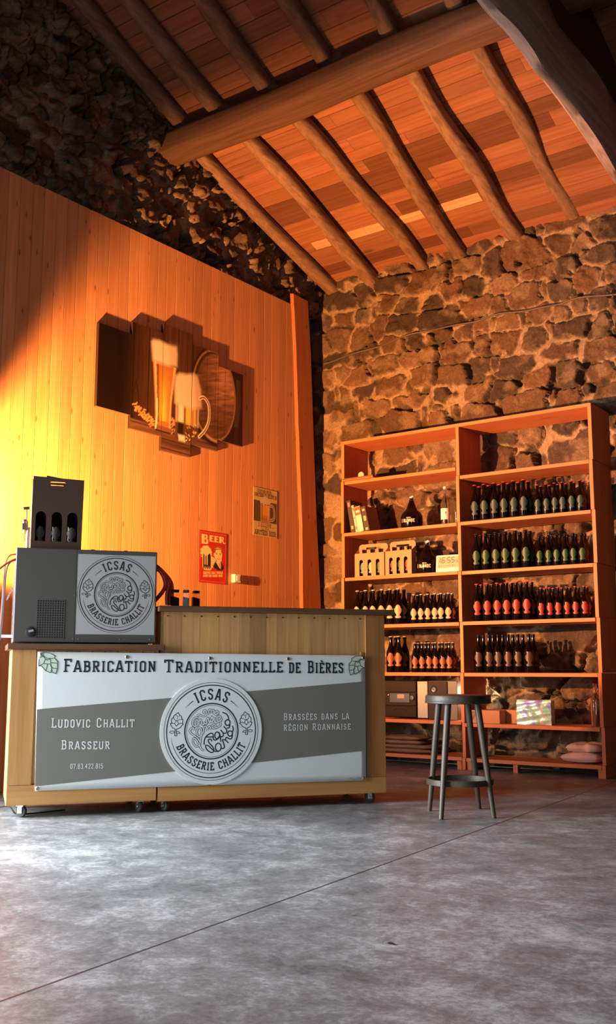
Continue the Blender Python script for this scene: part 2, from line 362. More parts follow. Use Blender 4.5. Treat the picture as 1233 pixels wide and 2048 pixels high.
    G['6'] = (.54, [[(.44, .88), (.34, .96), (.2, .96), (.1, .84), (.1, .14), (.2, .04), (.36, .04), (.46, .14), (.46, .42), (.36, .54), (.1, .5)]])
    G['7'] = (.50, [[(.06, .8), (.06, .96), (.46, .96), (.2, 0)]])
    G['8'] = (.56, [('c', [(.2, .53), (.11, .64), (.11, .86), (.21, .96), (.36, .96), (.46, .86), (.46, .64), (.37, .53)]), ('c', [(.2, .53), (.09, .42), (.09, .14), (.2, .04), (.37, .04), (.48, .14), (.48, .42), (.37, .53)])])
    G['9'] = (.54, [[(.46, .5), (.2, .46), (.1, .58), (.1, .86), (.2, .96), (.36, .96), (.46, .86), (.46, .16), (.36, .04), (.14, .08)]])
    G['.'] = (.24, [[(.12, 0), (.12, .12)]]); G[','] = G['.']; G['!'] = (.26, [[(.13, 1), (.13, .3)], [(.13, .12), (.13, 0)]]); G["'"] = (.2, [[(.1, 1), (.1, .75)]])
    G[' '] = (.34, []); G['-'] = (.4, [[(.05, .45), (.35, .45)]])
    G['É'] = (.54, G['E'][1] + [[(.2, 1.1), (.36, 1.26)]]); G['È'] = (.54, G['E'][1] + [[(.36, 1.1), (.18, 1.26)]])
    return G
GL = _glyphs()
def layout(txt, small=.86, track=.1):
    out = []; x = 0
    for ch in txt:
        k = small if ch.islower() else 1.; w, st = GL[ch.upper()]
        for q in st:
            kind = q[0] if q[0] in ('s', 'c') else 'p'; pts = q[1] if kind != 'p' else q
            out.append((kind, [(x + px * k, pz * k) for px, pz in pts]))
        x += (w + track) * k
    return out, x - track
def write(mb, txt, x0, x1, z, h, y, t=.135, small=.86, track=.1, slope=0., serif=True, col=(1, 1, 1)):
    """letters fitted between x0 and x1 on a base line at z"""
    st, w = layout(txt, small, track); k = (x1 - x0) / w
    for kind, pts in st:
        if kind == 's' and not serif: continue
        P = [(x0 + a * k, z + b * h + slope * a * k) for a, b in pts]
        mb.ribbon(P, (t if kind != 's' else t * .72) * h * .92, y, kind == 'c', col)
def write_arc(mb, txt, cx, cz, r, h, a0, a1, y, t=.14, inward=False, track=.16):
    """letters along a circle; inward: along the lower half, tops toward the centre"""
    st, w = layout(txt, 1., track); 
    for kind, pts in st:
        P = []
        for a, b in pts:
            f = a / w; ang = R(a0 + (a1 - a0) * f); rr = r - b * h if inward else r + b * h
            P.append((cx + rr * math.sin(ang), cz + rr * math.cos(ang)))
        mb.ribbon(P, (t if kind != 's' else t * .75) * h, y, kind == 'c')

# ================================================================== the setting
YW = 8.45; XG = -6.0; YS = 7.92
ROOF = lambda y: 4.86 + .365 * (YW - y)            # underside of the roof boards
UND = lambda y: ROOF(y) - .14                      # underside of the rafters
RN = (0, .365, 1)

# floor
MB().add([(-7.5, -2.5, 0), (3, -2.5, 0), (3, 8.8, 0), (-7.5, 8.8, 0)], [(0, 1, 2, 3)]).build('floor', M['concrete'])
tag(bpy.data.objects['floor'], kind='structure')

def vnoise(x, y, seed):
    xi = np.floor(x).astype(np.int64); yi = np.floor(y).astype(np.int64); fx = x - xi; fy = y - yi
    fx = fx * fx * (3 - 2 * fx); fy = fy * fy * (3 - 2 * fy)
    def h(a, b):
        q = (a * 374761393 + b * 668265263 + seed * 1442695041) & 0xffffffff
        q = ((q ^ (q >> 13)) * 1274126177) & 0xffffffff
        return ((q ^ (q >> 16)) & 0xffff) / 65535.
    return (h(xi, yi) * (1 - fx) + h(xi + 1, yi) * fx) * (1 - fy) + (h(xi, yi + 1) * (1 - fx) + h(xi + 1, yi + 1) * fx) * fy
def fbm(x, y, seed, o=4):
    s = 0; a = .5
    for i in range(o): s = s + a * vnoise(x, y, seed + i); x = x * 2.03; y = y * 2.03; a *= .5
    return s
def sstep(a, b, x): t = np.clip((x - a) / (b - a), 0, 1); return t * t * (3 - 2 * t)

def rubble(name, u0, u1, v0, v1, step, place, seed, hmin=.13, hmax=.29, relief=1., mortar_w=None, tone=1., clampv=None):
    """dry rubble masonry: stones of uneven size in rough courses, recessed mortar, real relief"""
    rg = np.random.default_rng(seed)
    S = []
    v = v0 - .2
    while v < v1 + .2:
        hh = rg.uniform(hmin, hmax); u = u0 - .3 + rg.uniform(0, .2)
        while u < u1 + .3:
            w = hh * rg.uniform(.75, 2.1) if rg.random() > .2 else rg.uniform(.06, .12)
            S.append((u + w / 2, v + hh / 2 + rg.uniform(-.06, .06) * hh / .2, w / 2, hh / 2 * rg.uniform(.75, 1.1)))
            if rg.random() < .45: S.append((u + w * rg.uniform(0, 1), v + rg.uniform(-.02, .03), rg.uniform(.02, .05), rg.uniform(.014, .03)))
            u += w
        v += hh
    S = np.array(S); n = len(S)
    nu = int((u1 - u0) / step) + 1; nv = int((v1 - v0) / step) + 1
    U, V = np.meshgrid(np.linspace(u0, u1, nu), np.linspace(v0, v1, nv)); u = U.ravel(); v = V.ravel()
    if clampv is not None: v = np.minimum(v, clampv(u))
    wu = u + .09 * (fbm(u * 7, v * 7, seed + 50) - .47) + .04 * (fbm(u * 24, v * 24, seed + 60) - .47)
    wv = v + .09 * (fbm(u * 7, v * 7, seed + 70) - .47) + .04 * (fbm(u * 24, v * 24, seed + 80) - .47)
    F1 = np.full(len(u), 9.); F2 = np.full(len(u), 9.); ID = np.zeros(len(u), np.int64)
    for i in range(n):                        # only the neighbourhood of each stone
        cu, cv, su, sv = S[i]
        m = np.where((np.abs(wu - cu) < su * 3.2 + .05) & (np.abs(wv - cv) < sv * 3.6 + .05))[0]
        d = ((np.abs(wu[m] - cu) / su) ** 2.6 + (np.abs(wv[m] - cv) / sv) ** 2.6) ** (1 / 2.6)
        f1 = F1[m]; nb = d < f1
        F2[m] = np.where(nb, f1, np.minimum(F2[m], d)); F1[m] = np.where(nb, d, f1); ID[m] = np.where(nb, i, ID[m])
    F2 = np.minimum(F2, 3.)
    e = (F2 - F1) * .5 * np.minimum(S[ID, 2], S[ID, 3])
    mw = .001 + .05 * np.clip(fbm(u * 4, v * 4, seed + 5, 3) - .28, 0, 1) ** 1.5 * 2.2
    if mortar_w is not None: mw = mw * mortar_w(u, v)
    m = sstep(mw * .5, mw * .5 + .014, e)
    rnd = rg.random((n, 6)); r = rnd[ID]
    du = (u - S[ID, 0]); dv = (v - S[ID, 1])
    disp = m * (.014 + .05 * r[:, 0]) + m * ((r[:, 1] - .5) * du * .35 + (r[:, 2] - .5) * dv * .45)
    disp += m * .062 * (fbm(u * 13, v * 13, seed + 9, 5) - .47) + m * .03 * (np.abs(fbm(u * 8 + r[:, 3] * 30, v * 8, seed + 19, 3) - .47))
    disp += (1 - m) * (.022 * (fbm(u * 30, v * 30, seed + 29, 4) - .3))
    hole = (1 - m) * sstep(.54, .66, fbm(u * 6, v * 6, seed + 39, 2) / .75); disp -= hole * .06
    disp += .05 * (fbm(u * 1.2, v * 1.2, seed + 99, 2) - .4)
    disp *= relief(u, v) if callable(relief) else relief
    P = place(u, v, disp)
    a = np.array([(.125, .07, .042), (.17, .098, .058), (.085, .056, .041), (.155, .082, .046)])
    base = a[(r[:, 4] * 4).astype(int)] * (.75 + .5 * r[:, 5:6])
    mot = .8 + .45 * fbm(u * 18, v * 18, seed + 11, 3)
    mort = np.array([(.40, .27, .165)]) * (.72 + .5 * fbm(u * 9, v * 9, seed + 12, 3))[:, None]
    # lime smears onto parts of the stones
    lime = sstep(.53, .66, fbm(u * 7, v * 7, seed + 14, 5) / .97 + .03 * (1 - m)) * .38
    k = np.clip(m - lime, 0, 1)[:, None]
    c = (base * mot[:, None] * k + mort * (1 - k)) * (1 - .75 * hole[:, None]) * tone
    me = bpy.data.meshes.new(name); I = np.arange(nu * nv).reshape(nv, nu)
    q = np.stack([I[:-1, :-1].ravel(), I[:-1, 1:].ravel(), I[1:, 1:].ravel(), I[1:, :-1].ravel()], 1)
    me.vertices.add(nu * nv); me.vertices.foreach_set('co', P.astype(np.float32).ravel())
    me.loops.add(q.size); me.loops.foreach_set('vertex_index', q.ravel().astype(np.int32))
    me.polygons.add(len(q)); me.polygons.foreach_set('loop_start', np.arange(0, q.size, 4, dtype=np.int32)); me.polygons.foreach_set('use_smooth', np.ones(len(q), bool))
    ca = me.attributes.new('Col', 'FLOAT_COLOR', 'POINT'); cc = np.ones((nu * nv, 4), np.float32); cc[:, :3] = c; ca.data.foreach_set('color', cc.ravel())
    me.materials.append(M['stone']); me.update(); me.validate()
    o = bpy.data.objects.new(name, me); COL.objects.link(o); return tag(o, kind='structure')

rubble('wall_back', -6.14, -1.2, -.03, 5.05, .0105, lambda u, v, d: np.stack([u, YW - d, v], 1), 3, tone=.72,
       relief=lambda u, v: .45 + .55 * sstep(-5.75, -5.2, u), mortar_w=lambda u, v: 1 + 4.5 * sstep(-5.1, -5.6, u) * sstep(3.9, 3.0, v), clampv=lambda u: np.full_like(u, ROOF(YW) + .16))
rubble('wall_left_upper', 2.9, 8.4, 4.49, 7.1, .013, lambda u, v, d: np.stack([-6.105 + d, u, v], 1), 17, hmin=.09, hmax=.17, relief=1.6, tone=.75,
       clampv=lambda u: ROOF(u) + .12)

# plank cladding of the left wall, one face per board with a bevelled joint
pk = MB(); y = 3.5; i = 0
while y < 8.12:
    w = .112 + rng.uniform(-.006, .01); t = rng.uniform(.86, 1.08); col = (t * rng.uniform(.98, 1.03), t, t * rng.uniform(.94, 1.04)); g = .0035; x1 = XG; x0 = XG - .012
    zt = 4.505
    pk.add([(x0, y, 0), (x1, y + g, 0), (x1, y + w - g, 0), (x0, y + w, 0), (x0, y, zt), (x1, y + g, zt), (x1, y + w - g, zt), (x0, y + w, zt)],
           [(0, 1, 5, 4), (1, 2, 6, 5), (2, 3, 7, 6), (4, 5, 6, 7)], col)
    y += w
pk.box(XG - .09, XG - .012, 3.5, y, 0, 4.5, (.5, .5, .5))
tag(pk.build('wall_left', M['plank']), kind='structure')
# the gable wall around the open barn door at the left, out of the photo's view
m = MB().box(XG - .25, XG - .1, -2.5, -.9, 0, 6.5, (.3, .25, .2)).box(XG - .25, XG - .1, -.9, 3.5, 2.4, 6.5, (.3, .25, .2))
m.box(XG - .25, XG - .16, 3.5, 8.6, 0, 4.3, (.3, .25, .2))
tag(m.build('wall_left_door_side', M['stone']), kind='structure')
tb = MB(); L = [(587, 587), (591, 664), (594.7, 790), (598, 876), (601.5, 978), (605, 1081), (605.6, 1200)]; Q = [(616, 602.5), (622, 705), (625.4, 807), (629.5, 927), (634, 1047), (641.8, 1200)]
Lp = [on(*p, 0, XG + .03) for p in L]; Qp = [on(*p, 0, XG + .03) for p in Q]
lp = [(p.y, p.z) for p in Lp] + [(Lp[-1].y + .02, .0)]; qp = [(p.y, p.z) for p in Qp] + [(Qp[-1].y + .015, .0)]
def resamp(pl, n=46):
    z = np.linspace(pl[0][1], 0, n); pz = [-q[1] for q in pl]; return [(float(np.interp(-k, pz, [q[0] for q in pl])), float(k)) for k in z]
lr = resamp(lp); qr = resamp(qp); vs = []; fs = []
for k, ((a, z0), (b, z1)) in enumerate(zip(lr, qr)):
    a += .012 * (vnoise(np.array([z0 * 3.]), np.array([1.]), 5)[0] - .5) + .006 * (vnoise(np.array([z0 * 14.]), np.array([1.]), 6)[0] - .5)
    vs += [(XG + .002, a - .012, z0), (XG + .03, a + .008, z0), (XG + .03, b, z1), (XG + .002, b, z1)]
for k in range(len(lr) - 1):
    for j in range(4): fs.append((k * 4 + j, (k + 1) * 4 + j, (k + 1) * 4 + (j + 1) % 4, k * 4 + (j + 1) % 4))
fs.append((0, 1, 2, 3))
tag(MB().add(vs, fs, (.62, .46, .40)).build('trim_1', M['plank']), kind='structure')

# roof boards, course by course
rfx = [-9.0]
cb = MB(); y = 8.75; row = 0; done = False
while y > 2.3:
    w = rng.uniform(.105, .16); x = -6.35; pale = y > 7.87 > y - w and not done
    while x < 1.2:
        l = rng.choice([1.7, 2.2, 2.8, 3.4]); t = rng.uniform(.76, 1.1) * (.6 if rng.random() < .06 else 1)
        col = (t, t * rng.uniform(.9, 1.02), t * rng.uniform(.85, 1.05))
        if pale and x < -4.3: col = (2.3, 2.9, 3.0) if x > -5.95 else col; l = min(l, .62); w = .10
        y0, y1 = y - w + .009, y
        cb.add([(x + .001, y1, ROOF(y1)), (x + l - .001, y1, ROOF(y1)), (x + l - .001, y0, ROOF(y0)), (x + .001, y0, ROOF(y0)),
                (x, y1, ROOF(y1) + .02), (x + l, y1, ROOF(y1) + .02), (x + l, y0, ROOF(y0) + .02), (x, y0, ROOF(y0) + .02)],
               [(0, 1, 2, 3), (0, 3, 7, 4), (1, 5, 6, 2), (0, 4, 5, 1), (3, 2, 6, 7)], col)
        x += l
    y -= w; row += 1; done = done or pale
cb.add([(-6.5, 8.85, ROOF(8.85) + .024), (1.4, 8.85, ROOF(8.85) + .024), (1.4, 2.2, ROOF(2.2) + .024), (-6.5, 2.2, ROOF(2.2) + .024)], [(0, 1, 2, 3)], (.04, .04, .04))
tag(cb.build('ceiling', M['board']), kind='structure')

# rafters: bowed poles, each its own
def rafter(a, b, r0, r1, label, grp, seed, ext0=.0, ext1=.0, sq=.85):
    rg = np.random.default_rng(seed); d = (b - a).normalized(); a = a - d * ext0; b = b + d * ext1
    n = 22; pts = []; rr = []; side = Vector((1, 0, 0)); up = Vector((0, .343, .94))
    bow = rg.uniform(-.035, .035); tw = rg.uniform(.5, 1.5)
    for i in range(n):
        f = i / (n - 1); p = a.lerp(b, f)
        p = p + side * (bow * math.sin(math.pi * f) + .012 * math.sin(f * 9 * tw + seed)) + up * (.008 * math.sin(f * 7 + seed * 2))
        pts.append(p); rr.append((r0 + (r1 - r0) * f) * (1 + .06 * math.sin(f * 13 + seed)))
    m = MB(); v = []; f_ = []; seg = 14
    for i, p in enumerate(pts):
        for k in range(seg):
            t = 2 * math.pi * k / seg; ce, se = math.cos(t), math.sin(t)
            ce = math.copysign(abs(ce) ** .7, ce); se = math.copysign(abs(se) ** .7, se)
            q = rr[i] * (1 + .05 * math.sin(k * 2.3 + i * .7 + seed)); v.append(p + side * (q * ce) + up * (q * se * 1.0 + 0))
    for i in range(n - 1):
        for k in range(seg): k2 = (k + 1) % seg; f_.append((i * seg + k, i * seg + k2, (i + 1) * seg + k2, (i + 1) * seg + k))
    m.add(v, f_, (rg.uniform(.8, 1.1),) * 3, True); m.f.append(list(range(seg))); m.c.append((1, 1, 1)); m.sm.append(False)
    m.f.append([(n - 1) * seg + k for k in range(seg)][::-1]); m.c.append((1, 1, 1)); m.sm.append(False)
    return tag(m.build('rafter', M['timber_y'], sharp=60), label, 'rafter', grp)
up = Vector((0, .343, .94)); onr = lambda px, py: meet(px, py, (0, YW, UND(YW)), RN)
low = [((408, 325), (664, 585)), ((490, 284), (744, 572)), ((585, 240), (846, 538)), ((708, 192), (918, 514)), ((815, 145), (1036, 486)), ((955, 95), (1146, 434))]
ordn = ['first', 'second', 'third', 'fourth', 'fifth', 'sixth']
for i, (a, b) in enumerate(low):
    A = onr(*a) + up * .065; B = on(*b, 1, YW - .02); B = B + up * .05
    rafter(A, B, .062, .072, f'bowed wooden rafter below the purlin, {ordn[i]} from the plank wall', 'rafters between purlin and stone wall', i + 3, ext0=.35, ext1=.12)
hi = [((146, 0), (352, 252)), ((246, 0), (428, 222)), ((400, 0), (528, 178)), ((568, 0), (642, 124)), ((734, 0), (770, 71)), ((893, 0), (905, 14))]
for i, (a, b) in enumerate(hi):
    A = onr(*a) + up * .065; B = onr(*b) + up * .065
    if i == 5: A = B + (onr(734, 0) - onr(770, 71)).normalized() * 1.0
    rafter(A, B, .066, .07, f'dim wooden rafter above the purlin, {ordn[i]} from the plank wall', 'rafters above the purlin', i + 23, ext0=1.2, ext1=.3)

# purlin: hewn log from the stone gable to the truss
m = MB(); v = []; fs = []; n = 40; seg = 18
for i in range(n):
    x = -6.3 + 7.3 * i / (n - 1); z = 5.43 + .015 * math.sin(i * .5); yy = 6.15 + .015 * math.sin(i * .37)
    for k in range(seg):
        t = 2 * math.pi * k / seg; c, s = math.cos(t), math.sin(t); c = math.copysign(abs(c) ** .6, c); s = math.copysign(abs(s) ** .6, s)
        r = 1 + .03 * math.sin(k * 1.9 + i * .6); v.append((x, yy + .145 * c * r, z + .125 * s * r))
for i in range(n - 1):
    for k in range(seg): k2 = (k + 1) % seg; fs.append((i * seg + k, i * seg + k2, (i + 1) * seg + k2, (i + 1) * seg + k))
tag(m.add(v, fs, (.85, .8, .78), True).build('purlin', M['timber'], sharp=60), 'thick horizontal hewn purlin under the roof boards, crossing the rafters', 'beam')

# truss beam at top right: wide curved timber with a waney lower edge
lo = [(955, 0), (985, 35), (1015, 65), (1055, 116), (1073, 146), (1096, 166), (1126, 206), (1166, 266), (1196, 312), (1229, 362)]
hi2 = [(1098, 0), (1121, 50), (1166, 110), (1196, 151), (1233, 206)]
XB = -2.3; lop = [on(*p, 0, XB - .07) for p in lo]; hip = [on(*p, 0, XB) for p in hi2]
d0 = (lop[1] - lop[0]); lop = [lop[0] - Vector((0, 1.6, -.30))] + lop + [lop[-1] + Vector((0, .75, -.06))]
hip = [hip[0] - Vector((0, 3, -.45))] + hip + [hip[-1] + Vector((0, 1, -.05))]
y0, y1 = lop[0].y, YW; n = 70; v = []; fs = []
ly = [p.y for p in lop]; lz = [p.z for p in lop]; hy = [p.y for p in hip]; hz = [p.z for p in hip]
for i in range(n):
    y = y0 + (y1 - y0) * i / (n - 1); zl = float(np.interp(y, ly, lz)); zh = float(np.interp(y, hy, hz)) + .05; h = zh - zl; w = .01 * math.sin(y * 5)
    sec = [(XB - .075, zl), (XB - .02 + w, zl + .015), (XB + w, zl + .06), (XB + .01 + w, zl + h * .5), (XB - .01 + w, zh - .03), (XB - .05, zh), (XB - .2, zh), (XB - .25, zl + h * .6), (XB - .17, zl + .19)]
    v += [(a, y, b) for a, b in sec]
k9 = 9
for i in range(n - 1):
    for k in range(k9): fs.append((i * k9 + k, (i + 1) * k9 + k, (i + 1) * k9 + (k + 1) % k9, i * k9 + (k + 1) % k9))
tag(MB().add(v, fs, (1, 1, 1), True).build('truss_beam', M['beam'], sharp=50), 'broad curved grey-brown truss beam with wavy lower edge at the upper right', 'beam')

# dark timber added over the beam to put the roof boards beyond in shade
m = MB(); v = []; n = 30
for i in range(n):
    y = 2.6 + (YW - 2.6) * i / (n - 1); w = .015 * math.sin(y * 3)
    zl = max(float(np.interp(y, hy, hz)) + .05, ROOF(y) - .62); zl = min(zl, ROOF(y) - .1)
    v += [(XB - .03 + w, y, zl), (XB - .22, y, zl), (XB - .22, y, ROOF(y) - .005), (XB - .03 + w, y, ROOF(y) - .005)]
m.add(v, [(i * 4 + k, i * 4 + (k + 1) % 4, (i + 1) * 4 + (k + 1) % 4, (i + 1) * 4 + k) for i in range(n - 1) for k in range(4)], (.35, .3, .28))
tag(m.build('shading_timber', M['timber_y']), 'added dark timber on the curved truss beam, shading the upper right corner', 'beam')

# thin cable along the stone wall
pts = [on(px, py, 1, YW - .075) for px, py in spline([(648, 728), (700, 710), (760, 692), (825, 668), (890, 655), (950, 643), (1000, 628), (1060, 620), (1110, 610), (1160, 596), (1233, 588)], 4)]
pts = [Vector((p.x, p.y + (.012 * math.sin(i)), p.z)) for i, p in enumerate(pts)]
tag(MB().tube(pts, .009, 8).build('wall_cable', plain('grey_brown_cable', (.07, .045, .032), .6)), 'thin brown cable running across the upper stone wall', 'cable')

# ================================================================== the bar counter (two wheeled modules)
CA = R(54); CO = (-4.939, 3.817)
cu = Vector((math.cos(CA), math.sin(CA), 0)); cn = Vector((math.sin(CA), -math.cos(CA), 0))
def cloc(u, n=0, z=0): p = Vector((CO[0], CO[1], 0)) + cu * u - cn * n; return (p.x, p.y, z)
def planks(m, u0, u1, z0, z1, y0, y1, wmin=.07, wmax=.13, seed=1):
    rg = np.random.default_rng(seed); u = u0
    while u < u1 - .01:
        w = min(rg.uniform(wmin, wmax), u1 - u); w = u1 - u if u1 - u - w < .03 else w
        t = rg.uniform(.72, 1.18); m.box(u, u + w - .0012, y0, y1, z0, z1, (t, t * rng.uniform(.97, 1.03), t * rng.uniform(.9, 1.08))); u += w
    return m
def caster(parent, u, y, swivel):
    c = MB(); c.lathe([(.006, -.013), (.022, -.013), (.031, -.011), (.034, -.006), (.034, .006), (.031, .011), (.022, .013), (.006, .013)], 24, (0, 0, 0), axis='x')
    xf = Matrix.Translation((u, y, .0345)) @ Matrix.Rotation(swivel, 4, 'Z')
    w = c.build('caster_wheel', M['rubber'], parent, xf=xf)
    f = MB(); f.box(-.019, -.0155, -.014, .014, .024, .064).box(.0155, .019, -.014, .014, .024, .064).box(-.022, .022, -.024, .024, .062, .068)
    f.lathe([(.007, -.022), (.009, -.019), (.009, .019), (.007, .022)], 12, (0, 0, .0345), axis='x')
    xf = Matrix.Translation((u, y, 0)) @ Matrix.Rotation(swivel, 4, 'Z')
    f.build('caster_fork', M['steel'], w, xf=xf)

low_c = thing('bar_counter', 'low pine counter module with brown lip, under the grey beer cooler', 'counter', cloc(0), CA)
planks(MB(), .135, .858, .19, .955, .004, .022, seed=4).build('front_panel', M['counter'], low_c)
MB().box(.0, .137, -.014, .004, .185, .955, (.95, .92, .9)).build('stile', M['counter'], low_c, .002)
MB().box(.0, .858, -.016, .004, .072, .183, (1.02, 1, 1)).build('bottom_rail', M['rail'], low_c, .002)
MB().box(.0, .018, .004, .55, .072, .955, (.9, .9, .9)).build('side_panel', M['counter'], low_c)
MB().box(.84, .858, .022, .55, .072, .955, (.9, .9, .9)).build('side_panel', M['counter'], low_c)
MB().box(.018, .84, .022, .55, .072, .09, (.9, .9, .9)).build('base_board', M['rail'], low_c)
MB().box(-.028, .862, -.0155, .57, .956, .990).box(-.028, .886, -.034, -.0155, .956, .990).build('counter_top', M['top'], low_c, .003)
caster(low_c, .09, .045, R(55)); caster(low_c, .77, .05, R(20)); caster(low_c, .09, .48, R(80)); caster(low_c, .77, .48, R(60))
for k in range(10): MB().lathe([(.004, 0), (.004, -.0015)], 10, (.16 + k * .075, .0035, .944), axis='y').build('screw_head', M['dark'], low_c)

hic = thing('bar_counter', 'tall pine counter module with overhanging brown top, right of the beer cooler', 'counter', cloc(.868), CA)
U1 = 1.464
planks(MB(), 0, U1 - .13, .165, 1.19, .004, .022, .07, .14, seed=9).build('front_panel', M['counter'], hic)
MB().box(U1 - .132, U1, -.012, .004, .165, 1.19, (.78, .62, .55)).build('stile', M['counter'], hic, .002)
MB().box(U1 - .165, U1 - .146, -.006, .004, .165, .95, (.9, .8, .6)).build('batten', M['counter'], hic, .001)
MB().box(0, U1, -.014, .004, .065, .163, (1, .95, .9)).build('bottom_rail', M['rail'], hic, .002)
MB().box(0, .018, .004, .55, .065, 1.19).build('side_panel', M['counter'], hic)
MB().box(U1 - .018, U1, .004, .55, .065, 1.19, (.8, .66, .6)).build('side_panel', M['counter'], hic)
MB().box(.018, U1 - .018, .022, .55, .065, .083, (.9, .9, .9)).build('base_board', M['rail'], hic)
MB().box(-.022, U1 + .064, -.036, .60, 1.191, 1.226).build('counter_top', M['top'], hic, .004)
caster(hic, .055, .05, R(25)); caster(hic, U1 - .09, .05, R(75)); caster(hic, .055, .48, R(40)); caster(hic, U1 - .09, .48, R(65))
for k in range(13): MB().lathe([(.0045, 0), (.0045, -.0015)], 10, (.04 + k * .105, .0035, 1.166), axis='y').build('screw_head', M['dark'], hic)

# ------------------------------------------------------------------ emblem shared by the banner and the cooler sticker
def emblem(mi, ml, cx, cz, rad, y):
    """mi: dark print, ml: light print lying on it"""
    def ring(r, w): mi.ribbon(arc(cx, cz, r * rad, r * rad, 0, 360, 96)[:-1], w * rad, y, True)
    ring(.922, .009); ring(.872, .020); ring(.522, .024); ring(.488, .007)
    mi.ribbon([(cx + .79 * rad * math.sin(R(a)), cz + .79 * rad * math.cos(R(a))) for a in np.linspace(108, 252, 60)], .009 * rad, y)
    write_arc(mi, 'ICSAS', cx, cz, .60 * rad, .20 * rad, -28, 28, y, .15, track=.22)
    write_arc(mi, 'BRASSERIE CHALLIT', cx, cz, .735 * rad, .145 * rad, 248, 112, y, .16, True, .12)
    for s in (-1, 1):
        A = [(s * math.sin(R(a)), math.cos(R(a))) for a in np.linspace(33, 50, 10)]
        mi.ribbon([(cx + .66 * (1.03) * rad * p[0], cz + .68 * rad * p[1]) for p in A], .017 * rad, y, w_end=.003 * rad)
        A = [(cx + .79 * rad * s * math.sin(R(a)), cz + .79 * rad * math.cos(R(a))) for a in np.linspace(108, 98, 8)]
        mi.ribbon(A, .009 * rad, y, w_end=.002 * rad)
        def hp(L): return [(cx + s * (-.678 + (px - 480) / 1622) * rad, cz + (.165 - (py - 900) / 1622) * rad) for px, py in L]
        for L, w in (([(430, 1085), (350, 1050), (300, 980), (280, 915), (315, 905), (305, 820), (330, 750), (370, 735), (390, 670), (430, 650), (515, 585), (550, 640), (575, 680), (620, 700), (630, 770), (665, 800), (670, 860), (650, 915), (685, 940), (640, 980), (580, 1050), (500, 1080)], 22),
                     ([(280, 915), (350, 905), (410, 920), (460, 1000), (520, 940), (590, 915), (650, 920)], 18), ([(410, 910), (455, 830), (520, 880), (525, 930)], 15),
                     ([(375, 750), (400, 800), (455, 830), (510, 830), (560, 800), (640, 790)], 15), ([(430, 655), (500, 705), (480, 800)], 13), ([(500, 705), (570, 690)], 13),
                     ([(430, 1085), (420, 1200), (425, 1290), (480, 1295), (490, 1270), (470, 1200), (470, 1100), (500, 1080)], 22), ([(410, 1190), (360, 1140), (280, 1150), (260, 1180), (310, 1220), (400, 1200)], 17), ([(475, 1180), (530, 1160), (590, 1215), (490, 1225)], 17)):
            mi.ribbon(hp(L), w / 1622 * rad, y)
    k = .531 * rad / 512
    def sp(L): return spline([(cx + (px - 578) * k, cz + (690 - py) * k) for px, py in L], 5)
    el = lambda x, z, a, b: [(x + a * math.cos(t), z + b * math.sin(t)) for t in np.linspace(0, 2 * math.pi, 15)]
    for L in ([(440, 935), (445, 850), (480, 780), (560, 730), (605, 745), (610, 800), (625, 850), (680, 845), (720, 790)], [(480, 795), (560, 797), (620, 790)], el(685, 770, 45, 62), [(725, 720), (745, 800), (755, 890)],
              [(735, 795), (790, 790), (800, 740), (750, 670)], [(800, 735), (850, 730), (865, 680), (805, 605)], [(865, 640), (910, 632), (925, 575)], el(880, 540, 48, 52), [(897, 490), (890, 430), (850, 380), (780, 350)],
              [(580, 880), (575, 845), (540, 835), (515, 860), (540, 910), (590, 960), (625, 1020), (615, 1065), (570, 1075), (500, 1030), (470, 970), (480, 945), (520, 955), (570, 1000), (640, 1055), (700, 1060)], el(708, 985, 55, 72),
              [(760, 1000), (790, 1012), (825, 990), (810, 920), (790, 850), (840, 860), (900, 912)], [(845, 860), (860, 810), (930, 840), (965, 820), (975, 760)], el(930, 740, 45, 48), [(975, 720), (990, 660), (975, 600)]):
        mi.ribbon(sp(L), 21 * k, y)
    wht = ([(300, 410), (340, 390), (390, 412), (440, 415), (470, 390), (470, 330), (440, 310), (415, 345), (440, 348)], [(500, 395), (510, 350), (530, 300), (560, 310), (570, 375)], [(560, 335), (600, 305), (620, 330), (630, 380), (680, 385), (700, 350), (670, 325), (640, 350)],
           [(320, 445), (270, 440), (220, 490), (220, 570), (260, 600), (310, 580), (335, 530), (300, 480), (270, 520), (270, 575), (300, 595)], [(330, 520), (370, 480), (390, 560), (430, 560), (430, 510)], [(430, 520), (460, 560), (480, 540), (480, 480)], [(480, 490), (510, 450), (540, 540), (580, 430), (600, 500), (560, 525)],
           [(620, 430), (630, 520), (650, 520)], el(715, 465, 37, 50), [(752, 450), (750, 505), (640, 545)], [(250, 670), (240, 630), (200, 630), (170, 670), (190, 720), (260, 770), (330, 830), (360, 900), (340, 950), (290, 960), (235, 900), (230, 840), (255, 815), (300, 850), (335, 920)],
           el(345, 705, 47, 80), [(390, 700), (420, 720), (430, 620), (470, 600), (500, 680)], [(500, 640), (540, 600), (570, 660)], el(620, 605, 36, 36), [(655, 590), (670, 630), (740, 590), (745, 540)], [(420, 700), (380, 790), (365, 900), (360, 960), (400, 1020), (435, 1035)])
    for L in wht: mi.ribbon(sp(L), 38 * k, y)
    for L in wht: ml.ribbon(sp(L), 20 * k, y - .0006)

